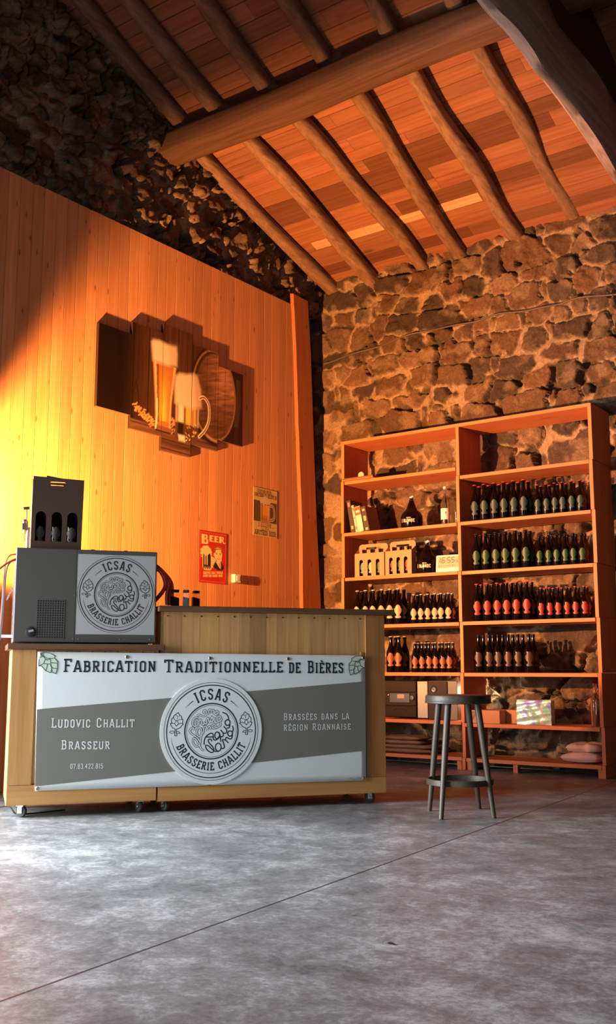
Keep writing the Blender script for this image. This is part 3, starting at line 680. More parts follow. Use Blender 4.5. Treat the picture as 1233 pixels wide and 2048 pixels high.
# ------------------------------------------------------------------ banner across both modules
bn = thing('banner', 'white and grey printed vinyl banner stretched across the front of the counter', 'banner', cloc(0, -.021), CA)
BX0, BX1 = .142, 2.192
m = MB(); nx, nz = 60, 20; v = []
def sag(u, w): return .004 * math.sin(u * 7) * math.sin(w * 3) * math.sin(math.pi * w) - .010 * max(0, (u - .93) / .07) * math.sin(math.pi * min(1, w * 1.05)) * .6
for j in range(nz + 1):
    for i in range(nx + 1):
        u = i / nx; w = j / nz
        zb = .152 - .006 * u; zt = .943 - .014 * u; xb = .157 + (BX1 - .157) * u; xt = BX0 + (BX1 - BX0) * u
        v.append((xb + (xt - xb) * w, 0, zb + (zt - zb) * w))
m.add(v, [(j * (nx + 1) + i, j * (nx + 1) + i + 1, (j + 1) * (nx + 1) + i + 1, (j + 1) * (nx + 1) + i) for j in range(nz) for i in range(nx)], (1, 1, 1), True)
b_ = m.build('vinyl_sheet', M['banner'], bn); b_.modifiers.new('thick', 'SOLIDIFY').thickness = .0012
tag(MB().add([(.157, -.0012, .177), (2.1915, -.0012, .331), (2.1915, -.0012, .765), (.150, -.0012, .612)], [(0, 1, 2, 3)]).build('grey_band', M['stripe'], bn), 'slanting grey printed band')
for s, a, b in (('Fabrication', .293, .836), ('Traditionnelle', .888, 1.636), ('de', 1.676, 1.752), ('Bières', 1.80, 2.040)):
    m = MB(); write(m, s, a, b, .828 - .005 * a, .074, -.0018, .15, .84, .13); m.build('title_lettering', M['ink'], bn)
m = MB(); write(m, 'Ludovic Challit', .236, .716, .507, .053, -.0024, .13, .84, .16, slope=-.012); m.build('white_lettering', M['white'], bn)
m = MB(); write(m, 'Brasseur', .296, .575, .382, .051, -.0024, .13, .84, .16, slope=-.015); m.build('white_lettering', M['white'], bn)
m = MB(); write(m, '07.83.422.815', .351, .540, .270, .028, -.0024, .12, .84, .12, slope=-.015); m.build('white_lettering', M['white'], bn)
m = MB(); write(m, 'Brassées dans la', 1.644, 2.078, .529, .041, -.0024, .12, .86, .16); m.build('white_lettering', M['white'], bn)
m = MB(); write(m, 'région Roannaise', 1.644, 2.088, .464, .041, -.0024, .12, .86, .16); m.build('white_lettering', M['white'], bn)
LX, LZ, LR = 1.186, .470, .316
dk = MB(); dk.lathe([(LR * .3, -.003), (LR * .995, -.003), (LR, -.0022), (LR, -.0012)], 96, (LX, -.0002, LZ), axis='y')
v = [(LX + LR * .3 * math.cos(t), -.0032, LZ + LR * .3 * math.sin(t)) for t in np.linspace(0, 2 * math.pi, 97)[:-1]]
dk = MB(); R0 = [(LX + LR * math.cos(t), LZ + LR * math.sin(t)) for t in np.linspace(0, 2 * math.pi, 97)[:-1]]
dk.prism(R0, -.0014, -.0055, plane='xz'); dsk = tag(dk.build('round_emblem', M['disc'], bn), 'white round emblem plate')
mi, ml = MB(), MB(); emblem(mi, ml, LX, LZ, LR, -.0060); mi.build('emblem_print', M['ink'], dsk); ml.build('emblem_script', M['disc'], dsk)
for gx, gz in ((.663, .915), (1.172, .909), (1.673, .907), (.172, .165), (2.177, .161), (1.181, .157), (.165, .928), (2.18, .915)):
    g = MB(); g.lathe([(.0035, -.0035), (.0085, -.004), (.0105, -.002), (.0105, -.0005)], 16, (gx, 0, gz), axis='y'); o = g.build('grommet', M['brass'], bn)
    MB().lathe([(.004, -.001), (.004, -.0028)], 10, (gx, 0, gz), axis='y').build('grommet_hole', M['dark'], o)
def hop_print(cx, cz, s):
    k = .000155; P = lambda L: [(cx + s * (px - 190) * k * 3.2, cz - (py - 215) * k * 3.2) for px, py in L]
    o = MB(); o.add([(a, -.0018, b) for a, b in P([(95, 95), (215, 95), (265, 125), (255, 155), (300, 190), (300, 270), (290, 335), (235, 320), (170, 300), (120, 245), (85, 250), (85, 170)])], [list(range(12))])
    f = o.build('hop_print', M['palegreen'], bn); l = MB()
    for L in ([(85, 170), (85, 250), (105, 248), (120, 250), (165, 302), (220, 325), (238, 318), (285, 338), (302, 270), (300, 225), (303, 200), (262, 155), (268, 130), (215, 97), (160, 92), (90, 95)], [(85, 250), (140, 220), (160, 165), (130, 135), (95, 150)], [(130, 125), (180, 160), (250, 160)], [(160, 165), (180, 180), (215, 160), (222, 210), (300, 215)],
              [(150, 220), (185, 225), (180, 270), (168, 300)], [(185, 225), (222, 225), (235, 270), (228, 318)], [(222, 215), (225, 250), (250, 275), (300, 275)], [(235, 285), (245, 310)]):
        l.ribbon(P(L), .0042, -.0024)
    l.build('hop_outline', M['green'], f)
hop_print(.203, .877, 1); hop_print(2.135, .866, -1)
m = MB()
for k in range(9): m.ribbon(arc(2.085 + .012 * k, .160 + .003 * math.sin(k * 2.), .005, .006, k * 70, k * 70 + 240, 8), .0012, -.0018)
m.build('small_print', M['ink'], bn)

# ------------------------------------------------------------------ beer cooler
ck = thing('beer_cooler', 'grey steel beer cooler with round brewery emblem, on the low counter', 'cooler', cloc(0, 0, .990), CA)
CZ = .990
MB().box(.0, .836, .004, .34, .008, .566).build('cabinet', M['cooler'], ck, .004)
f_ = MB().box(.003, .350, -.001, .005, .012, .562); f_.build('left_panel', M['cooler'], ck, .001)
MB().box(.353, .834, -.001, .005, .012, .562).build('right_panel', M['cooler'], ck, .001)
st = MB().box(.358, .826, -.0022, -.0009, .058, .538).build('sticker', M['sticker'], ck)
mi, ml = MB(), MB(); emblem(mi, ml, .592, .299, .252, -.0028); mi.build('sticker_print', M['ink'], st); ml.build('sticker_script', M['sticker'], st)
m = MB(); m.add([(.130, -.0014, .032), (.284, -.0014, .032), (.284, -.0014, .256), (.130, -.0014, .256)], [(0, 1, 2, 3)])
gv = m.build('vent_backing', M['dark'], ck)
m = MB()
for k in range(12): x = .128 + k * .0143; m.box(x, x + .0045, -.0035, -.0012, .030, .258)
for k in range(17): z = .030 + k * .01415; m.box(.128, .288, -.0036, -.0012, z, z + .0045)
m.build('vent_grille', M['cooler'], ck)
kn = MB().lathe([(.028, 0), (.030, -.004), (.028, -.008), (.022, -.009), (.0001, -.009)], 28, (.100, -.001, .068), axis='y').build('thermostat_knob', M['dark'], ck)
MB().ribbon([(.085, .071), (.114, .078)], .012, -.0105).build('knob_pointer', plain('grey_pointer', (.3, .32, .36), .4), kn)
for u, z in ((.345, .29), (.345, .03), (.375, .03), (.62, .03), (.80, .03)): MB().lathe([(.003, 0), (.003, -.0025), (.0015, -.003)], 10, (u, -.0005, z), axis='y').build('screw', M['steel'], ck)
MB().box(-.0015, .0, .02, .32, .03, .30).build('side_grille', M['steel'], ck)
for (pts, r, mt) in (([(.0, .10, .535), (-.035, .10, .525), (-.055, .11, .49), (-.062, .13, .42), (-.066, .16, .25), (-.075, .2, 0), (-.08, .25, -.25)], .0045, 'redhose'),
                     ([(.0, .08, .505), (-.05, .07, .475), (-.10, .05, .43), (-.16, .03, .36), (-.22, .02, .24), (-.27, .03, .05), (-.29, .06, -.3)], .006, 'redhose'),
                     ([(.0, .09, .50), (-.035, .09, .48), (-.052, .10, .43), (-.058, .11, .3), (-.066, .12, .1), (-.075, .13, -.15), (-.1, .15, -.5)], .005, 'blackhose')):
    MB().tube(spline(pts, 6), r, 8).build('left_hose', M[mt], ck)
MB().tube([(-.012, .05, .33), (-.045, .05, .255)], .0045, 8).build('latch_rod', M['steel'], ck)
MB().box(-.065, -.002, .05, .052, .035, .052).build('paper_tag', M['white'], ck)
for (a, r, mt) in ((0, .013, 'redhose'), (1, .012, 'redhose'), (2, .013, 'redhose'), (3, .010, 'redhose')):
    e = [(.90, .245), (.925, .245), (.945, .245), (.968, .245)][a]; s = [(.49, .10), (.50, .13), (.505, .16), (.515, .18)][a]
    pts = [(.82, s[1], s[0]), (.868, s[1], s[0] - .02), (.905 + .01 * a, s[1], s[0] - .085), (.918 + .015 * a, s[1], .38), (e[0] - .003, s[1], .31), (e[0], s[1], e[1] + .005)]
    if a == 0: pts = [(.82, .1, .48), (.87, .1, .46), (.90, .1, .41), (.905, .1, .36), (.875, .1, .31), (.835, .1, .265)]
    MB().tube(spline(pts, 6), r, 10).build('right_hose', M[mt], ck)
for u in (.45, .65): MB().lathe([(.012, .566), (.014, .568), (.012, .574), (.0001, .575)], 14, (u, .06, 0)).build('lid_bolt', M['dark'], ck)


# dispensing tap behind the carton
tp = thing('beer_tap', 'small beer tap with black lever peeking out left behind the dark carton', 'tap', cloc(.035, .16, 1.556), CA)
MB().lathe([(.03, .0), (.03, .006), (.016, .012), (.014, .14), (.0001, .145)], 20, (.035, 0, 0)).build('tap_column', M['metal_tap'], tp)
m = MB()
for k in range(6): m.box(-.004 + k * .0045, -.001 + k * .0045, -.022, .022, .125, .165)
m.lathe([(.018, .155), (.017, .18), (.008, .19), (.0001, .192)], 18, (.012, 0, 0)); m.box(.0, .03, -.018, .018, .13, .16); m.build('finned_body', M['metal_tap'], tp)
m = MB().tube([(.012, 0, .13), (.011, 0, .10)], [.010, .006], 12); m.tube([(.011, 0, .10), (.013, 0, .055)], .0035, 8); m.build('spout', M['brass'], tp)
MB().tube([(.02, 0, .19), (.02, 0, .255)], .004, 8).build('lever_rod', M['metal_tap'], tp)
MB().tube([(.035, 0, .262), (.0, 0, .258), (-.004, 0, .257)], [.009, .009, .004], 12).build('lever_knob', M['dark'], tp)

# floodlight on a stand behind the left end of the counter: its hood gives the slanting shadow edge on the planks
fl = thing('floodlight', 'black hooded floodlight on a stand left of the counter', 'lamp', (FLOOD.x, FLOOD.y, 0))
FZ = FLOOD.z; bk = [(-.03, -.045), (-.03, .06)]; fr = [(.10, -.029), (.10, .16)]
m = MB(); a_, b_ = .06, .125
v = [(-a_, bk[0][0], FZ + bk[0][1]), (a_, bk[0][0], FZ + bk[0][1]), (a_, bk[1][0], FZ + bk[1][1]), (-a_, bk[1][0], FZ + bk[1][1]), (-b_, fr[0][0], FZ + fr[0][1]), (b_, fr[0][0], FZ + fr[0][1]), (b_, fr[1][0], FZ + fr[1][1]), (-b_, fr[1][0], FZ + fr[1][1])]
m.add(v, [(0, 1, 2, 3), (0, 4, 5, 1), (1, 5, 6, 2), (2, 6, 7, 3), (3, 7, 4, 0)]); o = m.build('lamp_housing', M['dark'], fl); o.modifiers.new('t', 'SOLIDIFY').thickness = .003
MB().tube([(0, -.03, .02), (0, -.03, FZ - .05)], .014, 12).build('stand_pole', M['dark'], fl)
for k in range(3): q = R(90 + 120 * k); MB().tube([(0, -.03, .32), (.30 * math.cos(q), -.03 + .30 * math.sin(q), .008)], .009, 8).build('stand_leg', M['dark'], fl)

# ------------------------------------------------------------------ bottles
def bottle_prof(h, r):
    k = h; n = r * .36
    return [(r * .55, .004 * k / .3), (r * .9, .0), (r, .008), (r, k * .50), (r * .985, k * .545), (r * .90, k * .59), (r * .74, k * .645), (r * .56, k * .70), (r * .43, k * .755), (n, k * .82), (n * .95, k * .915), (n * 1.14, k * .925), (n * 1.16, k * .945), (n, k * .955), (n, k * .985), (n * .5, k * .99)]
def label_mesh(m, r, zc, s, y_only=False):
    HW = [(.050, .004), (.044, .013), (.036, .019), (.024, .024), (.021, .033), (.000, .035), (-.006, .029), (-.014, .025), (-.024, .016), (-.032, .012), (-.038, .013), (-.042, .024), (-.054, .024), (-.057, .012)]
    ns = 8; v = []
    for z, w in HW:
        for i in range(ns + 1):
            t = (-1 + 2 * i / ns) * w * s / r; v.append((r * 1.012 * math.sin(t), -r * 1.012 * math.cos(t), zc + z * s))
    return m.add(v, [(j * (ns + 1) + i, (j + 1) * (ns + 1) + i, (j + 1) * (ns + 1) + i + 1, j * (ns + 1) + i + 1) for j in range(len(HW) - 1) for i in range(ns)], (1, 1, 1), True)
GLASS = {}; CAPM = {}
def bottle_proto(big):
    h, r = (.325, .0425) if big else (.262, .0335)
    m = MB().lathe(bottle_prof(h, r), 22); me = m.build('x', M['glass_dark']); GLASS[big] = me.data; bpy.data.objects.remove(me)
    n = r * .36; m = MB().lathe([(n * 1.28, h * .972), (n * 1.24, h * .978), (n * 1.12, h * .994), (n * .9, h * 1.0), (.0001, h * 1.001)], 18); me = m.build('x', M['dark']); CAPM[big] = me.data; bpy.data.objects.remove(me)
bottle_proto(True); bottle_proto(False)
LAB = {}; CAPS = {}
def ink(name, c, rough=.5): 
    if name not in M: M[name] = plain(name, c, rough)
    return M[name]
def bottle(big, lab, cap, loc, rz, label, group):
    root = thing('beer_bottle', label, 'bottle', loc, rz, group)
    g = bpy.data.objects.new('bottle_glass', GLASS[big]); COL.objects.link(g); g.parent = root
    if cap:
        key = (big, cap[0])
        if key not in CAPS: d = CAPM[big].copy(); d.materials.clear(); d.materials.append(ink(*cap)); CAPS[key] = d
        c = bpy.data.objects.new('crown_cap', CAPS[key]); COL.objects.link(c); c.parent = root
    if lab:
        key = (big, lab[0])
        if key not in LAB:
            m = MB(); label_mesh(m, .0425 if big else .0335, .118 if big else .088, 1.12 if big else .92); o = m.build('x', ink(*lab)); LAB[key] = o.data; bpy.data.objects.remove(o)
        c = bpy.data.objects.new('paper_label', LAB[key]); COL.objects.link(c); c.parent = root
    return root

# ------------------------------------------------------------------ dark carton on the cooler, with its three bottles
ct = thing('bottle_carton', 'dark brown three-bottle carton standing on the grey cooler', 'carton', cloc(.078, .035, 1.557), CA)
arch = lambda x0, x1, z0, z1: [(x0, z0), (x1, z0)] + arc((x0 + x1) / 2, z1 - (x1 - x0) / 2, (x1 - x0) / 2, (x1 - x0) / 2, 0, 180, 12)
CW, CH = .298, .43
slot = lambda x0, x1, z0, z1: rrect(x0, x1, z0, z1, (z1 - z0) * .48, 5)
plate([(0, 0), (CW, 0), (CW + .006, .44 - .012), (.002, .44)], [arch(.024, .086, .045, .225), arch(.118, .180, .045, .225), arch(.210, .272, .045, .225), slot(.10, .195, .386, .410)]).build('front_panel', M['kraft_dark'], ct)
o = plate([(.0, 0), (CW, 0), (CW + .008, .435), (.085, .468), (.08, .30), (0, .30)], [slot(.10, .24, .425, .442), slot(.10, .195, .386, .410)]).build('back_panel', M['kraft_dark'], ct); o.location = (0, .115, 0)
for x in (.002, CW - .002):
    m = MB().add([(x, .002, 0), (x, .113, 0), (x, .113, .30), (x, .06, .37), (x, .002, .42)], [(0, 1, 2, 3, 4)]); o = m.build('side_panel', M['kraft'] if x < .1 else M['kraft_dark'], ct); o.modifiers.new('t', 'SOLIDIFY').thickness = .002  # left panel takes the paler kraft to imitate lamplight on that side
MB().box(.004, CW - .004, .003, .112, .0005, .003).build('base_panel', M['kraft_dark'], ct)
for k, nm in enumerate(('left', 'middle', 'right')):
    p = Vector(cloc(.078 + .055 + .093 * k, .035 + .055, 1.561)); bottle(False, ('faded_dark_label', (.07, .06, .05)), ('black_cap', (.02, .02, .02)), p, CA, f'dark bottle behind the {nm} arched window of the dark carton on the cooler', 'bottles in the dark carton')

# ------------------------------------------------------------------ herb jars on the tall counter
for i, (a, b, h, lb) in enumerate(((.952, 1.006, .112, 'small glass herb jar nearest the cooler, left of three on tall counter'), (1.026, 1.072, .112, 'middle small glass herb jar of three on tall counter'), (1.084, 1.138, .108, 'right small glass herb jar of three, farthest from cooler on tall counter'))):
    w = (b - a) * .47; c = (a + b) / 2
    j = thing('herb_jar', lb, 'jar', cloc(c, .155, 1.2265), CA + R((8, -14, 10)[i]), 'herb jars on the counter')
    s = h * .84; m = MB()
    for q0, q1 in (((rrect(-w, w, -w, w, w * .25, 4), 0), None),):
        L = q0[0]; m.prism(L, .0, s, plane='xy')
    m.build('jar_glass', M['jar'], j, .002)
    wi = w * .86; fill = s * .68; L = rrect(-wi, wi, -wi, wi, wi * .25, 3); n = len(L)
    v = [(a_, b_, .004) for a_, b_ in L] + [(a_, b_, fill - a_ * .25) for a_, b_ in L]
    MB().add(v, [list(range(n))[::-1], list(range(n, 2 * n))] + [(q, (q + 1) % n, (q + 1) % n + n, q + n) for q in range(n)]).build('jar_contents', M['herb'], j)
    MB().prism(rrect(-w * .88, w * .88, -w * .88, w * .88, w * .4, 5), s + .001, h, plane='xy').build('jar_lid', M['dark'], j, .002)

# ================================================================== pictures on the plank wall
class Paint:                      # a print: colours laid on a fine grid of a flat sheet
    def __init__(s, x0, x1, z0, z1, step):
        s.nx = int((x1 - x0) / step) + 1; s.nz = int((z1 - z0) / step) + 1
        s.X, s.Z = np.meshgrid(np.linspace(x0, x1, s.nx), np.linspace(z0, z1, s.nz)); s.x = s.X.ravel(); s.z = s.Z.ravel(); s.c = np.zeros((len(s.x), 3)); s.aa = step * .7
    def blend(s, a, col): a = np.clip(a, 0, 1)[:, None]; s.c = s.c * (1 - a) + np.asarray(col, float) * a
    def fill(s, col): s.c[:] = col
    def poly(s, P, col, soft=None, alpha=1.):
        P = np.array(P, float); ins = np.zeros(len(s.x), bool); d = np.full(len(s.x), 9.)
        for i in range(len(P)):
            a, b = P[i], P[(i + 1) % len(P)]
            cond = (a[1] > s.z) != (b[1] > s.z)
            with np.errstate(divide='ignore', invalid='ignore'): xi = (b[0] - a[0]) * (s.z - a[1]) / (b[1] - a[1]) + a[0]
            ins ^= cond & (s.x < xi); d = np.minimum(d, s.seg(a, b))
        w = soft or s.aa; s.blend((np.where(ins, d, -d) / w * .5 + .5) * alpha, col)
    def seg(s, a, b):
        ab = np.subtract(b, a); l = ab @ ab + 1e-12; t = np.clip(((s.x - a[0]) * ab[0] + (s.z - a[1]) * ab[1]) / l, 0, 1)
        return np.hypot(s.x - a[0] - t * ab[0], s.z - a[1] - t * ab[1])
    def line(s, P, w, col, soft=None, alpha=1.):
        d = np.full(len(s.x), 9.)
        for a, b in zip(P[:-1], P[1:]): d = np.minimum(d, s.seg(a, b))
        s.blend(((w / 2 - d) / (soft or s.aa) + .5) * alpha, col)
    def text(s, txt, x0, x1, z, h, col, t=.2, serif=False, slope=0):
        st, w = layout(txt, 1., .12); k = (x1 - x0) / w
        for kind, pts in st:
            if kind == 's' and not serif: continue
            P = [(x0 + a * k, z + b * h + slope * a * k) for a, b in pts]; s.line(P + ([P[0]] if kind == 'c' else []), t * h, col)
    def ell(s, cx, cz, rx, rz, col, soft=.06, alpha=1.):
        d = np.hypot((s.x - cx) / rx, (s.z - cz) / rz); s.blend(((1 - d) / soft + .5) * alpha, col)
    def sheet(s, name, mat, parent, ox, oz, y, mask=None):
        me = bpy.data.meshes.new(name); I = np.arange(s.nx * s.nz).reshape(s.nz, s.nx)
        q = np.stack([I[:-1, :-1].ravel(), I[:-1, 1:].ravel(), I[1:, 1:].ravel(), I[1:, :-1].ravel()], 1)
        v = np.stack([s.x - ox, np.full(len(s.x), y), s.z - oz], 1)
        me.vertices.add(len(v)); me.vertices.foreach_set('co', v.astype(np.float32).ravel()); me.loops.add(q.size); me.loops.foreach_set('vertex_index', q.ravel().astype(np.int32))
        me.polygons.add(len(q)); me.polygons.foreach_set('loop_start', np.arange(0, q.size, 4, dtype=np.int32))
        ca = me.attributes.new('Col', 'FLOAT_COLOR', 'POINT'); cc = np.ones((len(v), 4), np.float32); cc[:, :3] = s.c; ca.data.foreach_set('color', cc.ravel())
        me.materials.append(mat); me.update(); me.validate(); o = bpy.data.objects.new(name, me); COL.objects.link(o); o.parent = parent; return o

def beer_still_life(p):
    """tall wheat-beer glass, handled mug and cask end against dark boards; wall metres along y and z"""
    x, z = p.x, p.z
    t = sstep(5.55, 5.98, x) * (1 - .6 * sstep(6.2, 6.9, x)); grain = fbm(x * 60, z * 3, 3, 4)
    p.c[:] = np.array([(.010, .0045, .0028)]) + (t * (.35 + .9 * grain))[:, None] * np.array([(.11, .042, .018)])
    for bx in (5.50, 5.70, 5.88, 6.06, 6.235, 6.42): p.line([(bx, 2.6), (bx, 3.9)], .012, (.012, .006, .004), .01, .8)
    p.line([(5.70, 2.9), (5.71, 3.10), (5.74, 3.2), (5.77, 3.08), (5.76, 2.95)], .01, (.02, .01, .006), .01)
    # table
    p.poly([(5.2, 2.885), (7.2, 2.835), (7.2, 2.5), (5.2, 2.5)], (.16, .075, .04)); tb = z < 2.885 - (x - 5.2) * .025
    p.c[tb] *= (.5 + 1.0 * fbm(x[tb] * 6, z[tb] * 70, 8, 4))[:, None] * 1.1
    for dz in (.0, .07, .15): p.line([(5.2, 2.862 - dz), (7.2, 2.812 - dz)], .008, (.03, .012, .008), .01)
    p.poly([(5.2, 2.775), (7.2, 2.725), (7.2, 2.705), (5.2, 2.755)], (.06, .025, .015), .02)
    # cask end
    p.ell(6.72, 3.28, .335, .46, (.035, .017, .010)); p.ell(6.71, 3.285, .300, .425, (.28, .13, .06), .03); p.ell(6.70, 3.29, .272, .395, (.06, .028, .015), .03)
    a = np.clip((1 - np.hypot((x - 6.725) / .268, (z - 3.28) / .400)) * 30, 0, 1)
    wd = np.array([(.30, .135, .065)]) * (.35 + 1.1 * fbm((x + z * .15) * 8, (z - x * .25) * 55, 21, 4))[:, None] * (.55 + .9 * sstep(6.55, 6.85, x) * sstep(3.0, 3.5, z))[:, None]
    p.c = p.c * (1 - a[:, None]) + wd * a[:, None]
    for k in (6.60, 6.72, 6.85): p.line([(k, 2.9), (k + .01, 3.68)], .006, (.05, .022, .012), .01, .6)
    for k in range(3): p.line([(6.995 + .02 * k, 3.05), (7.03 + .02 * k, 3.25), (7.02 + .02 * k, 3.5)], .008, (.22 - .05 * k, .10, .05), .012, .7)
    # wheat ears
    rg = np.random.default_rng(4)
    for k in range(70):
        f = rg.uniform(0, 1); cx = 5.72 + .22 * f + rg.normal(0, .015); cz = 2.985 - .115 * f + rg.normal(0, .022); an = rg.uniform(-.2, 1.2)
        p.line([(cx, cz), (cx + .018 * math.cos(an), cz + .018 * math.sin(an))], .012, (rg.uniform(.35, .7), rg.uniform(.17, .34), .08), .006)
    for k in range(30):
        cx = rg.uniform(6.14, 6.22); cz = rg.uniform(2.83, 2.96); p.line([(cx, cz), (cx + .012, cz + .015)], .010, (.5, .27, .11), .006)
    # tall glass
    L = lambda zz: np.interp(zz, [2.82, 2.9, 3.1, 3.42, 3.60], [5.972, 5.966, 5.956, 5.925, 5.905]); Rr = lambda zz: np.interp(zz, [2.82, 2.9, 3.1, 3.42, 3.60], [6.165, 6.158, 6.165, 6.215, 6.215])
    zz = np.linspace(2.86, 3.42, 12); outl = [(float(L(q)), q) for q in zz] + [(float(Rr(q)), q) for q in zz[::-1]]
    p.poly(outl, (.42, .15, .03)); mid = (x - L(z)) / (Rr(z) - L(z)); gl = np.exp(-((mid - .52) / .22) ** 2) * sstep(3.45, 3.0, z) * ((z > 2.92) & (z < 3.42) & (mid > .05) & (mid < .95))
    p.blend(gl * .9, (.95, .50, .06)); ed = ((np.abs(mid - .1) < .05) | (np.abs(mid - .92) < .04)) & (z > 2.87) & (z < 3.42); p.blend(ed * .7, (.75, .52, .30)); ed = (np.abs(mid - .2) < .05) & (z > 2.9) & (z < 3.40); p.blend(ed * .6, (.10, .04, .02))
    p.poly([(5.925, 3.42), (5.905, 3.575), (5.925, 3.60), (6.0, 3.612), (6.12, 3.60), (6.205, 3.606), (6.218, 3.55), (6.215, 3.44), (6.1, 3.415)], (.68, .52, .33), .02); p.poly([(6.15, 3.43), (6.14, 3.60), (6.205, 3.606), (6.215, 3.44)], (.42, .26, .14), .05, .6)
    p.poly([(5.965, 2.83), (6.165, 2.83), (6.17, 2.87), (5.962, 2.88)], (.24, .11, .05)); p.line([(5.975, 2.845), (5.99, 2.96), (5.985, 3.1)], .016, (.85, .68, .45)); p.line([(5.98, 2.83), (6.15, 2.828)], .012, (.05, .02, .01))
    # mug
    p.poly([(6.212, 2.80), (6.205, 3.12), (6.52, 3.14), (6.49, 2.80)], (.14, .06, .03))
    for a0, a1, c in ((6.215, 6.232, (.6, .42, .26)), (6.245, 6.315, (.74, .60, .40)), (6.34, 6.42, (.80, .42, .07)), (6.435, 6.47, (.62, .34, .12)), (6.488, 6.505, (.55, .38, .24))): p.poly([(a0, 2.95), (a0, 3.12), (a1, 3.12), (a1, 2.95)], c, .012)
    p.poly([(6.24, 2.80), (6.245, 2.95), (6.315, 2.95), (6.31, 2.80)], (.03, .015, .01), .012); p.poly([(6.26, 2.79), (6.25, 2.84), (6.33, 2.84), (6.335, 2.79)], (.8, .66, .45), .012)
    for k in range(26):
        cx = rg.uniform(6.34, 6.48); cz = rg.uniform(2.80, 2.96); p.line([(cx, cz), (cx + rg.uniform(-.02, .03), cz + .01)], .009, [(.6, .32, .1), (.75, .5, .25), (.05, .02, .01)][k % 3], .006)
    p.poly([(6.20, 3.11), (6.195, 3.25), (6.205, 3.35), (6.25, 3.385), (6.34, 3.395), (6.43, 3.42), (6.475, 3.41), (6.52, 3.30), (6.535, 3.14), (6.42, 3.095), (6.3, 3.105)], (.66, .50, .32), .02)
    p.poly([(6.47, 3.12), (6.44, 3.40), (6.475, 3.41), (6.52, 3.30), (6.535, 3.14)], (.36, .21, .12), .04, .7)
    H = spline([(6.515, 3.215), (6.57, 3.235), (6.63, 3.19), (6.645, 3.10), (6.63, 3.01), (6.58, 2.93), (6.515, 2.868)], 4); p.line(H, .034, (.70, .52, .34)); p.line([(a_ + .004, b_) for a_, b_ in H], .012, (.20, .09, .04))
    p.line(spline([(6.62, 2.90), (6.70, 2.87), (6.85, 2.85)], 4), .02, (.5, .36, .24), .02, .5)
    p.c = np.clip(p.c * (1 + .38 * sstep(.12, .45, p.c.max(1)))[:, None], 0, .93)

panels = [(5.318, 5.678, 2.895, 3.58), (5.684, 6.044, 2.785, 3.69), (6.048, 6.408, 2.665, 3.775), (6.414, 6.758, 2.782, 3.69), (6.762, 7.108, 2.885, 3.572)]
pl = ['outer left canvas of the beer picture, nearly all dark brown', 'second canvas of the beer picture, with tall foamy glass', 'tallest middle canvas of the beer picture, with foam and handled mug', 'fourth canvas of the beer picture, with mug handle and barrel end', 'outer right canvas of the beer picture, with barrel rim']
for i, (a, b, c, d) in enumerate(panels):
    t = thing('canvas_print', pl[i], 'picture', (XG + .001, a, c), R(90), 'five-panel beer picture')
    p = Paint(a, b, c, d, .0045); beer_still_life(p); w, h = b - a, d - c
    p.sheet('printed_face', M['art'], t, a, c, -.0282)
    m = MB().box(0, w, -.028, 0, 0, h, (.035, .017, .01)); m.c[0] = (.16, .08, .04); m.build('stretcher_frame', M['art'], t)

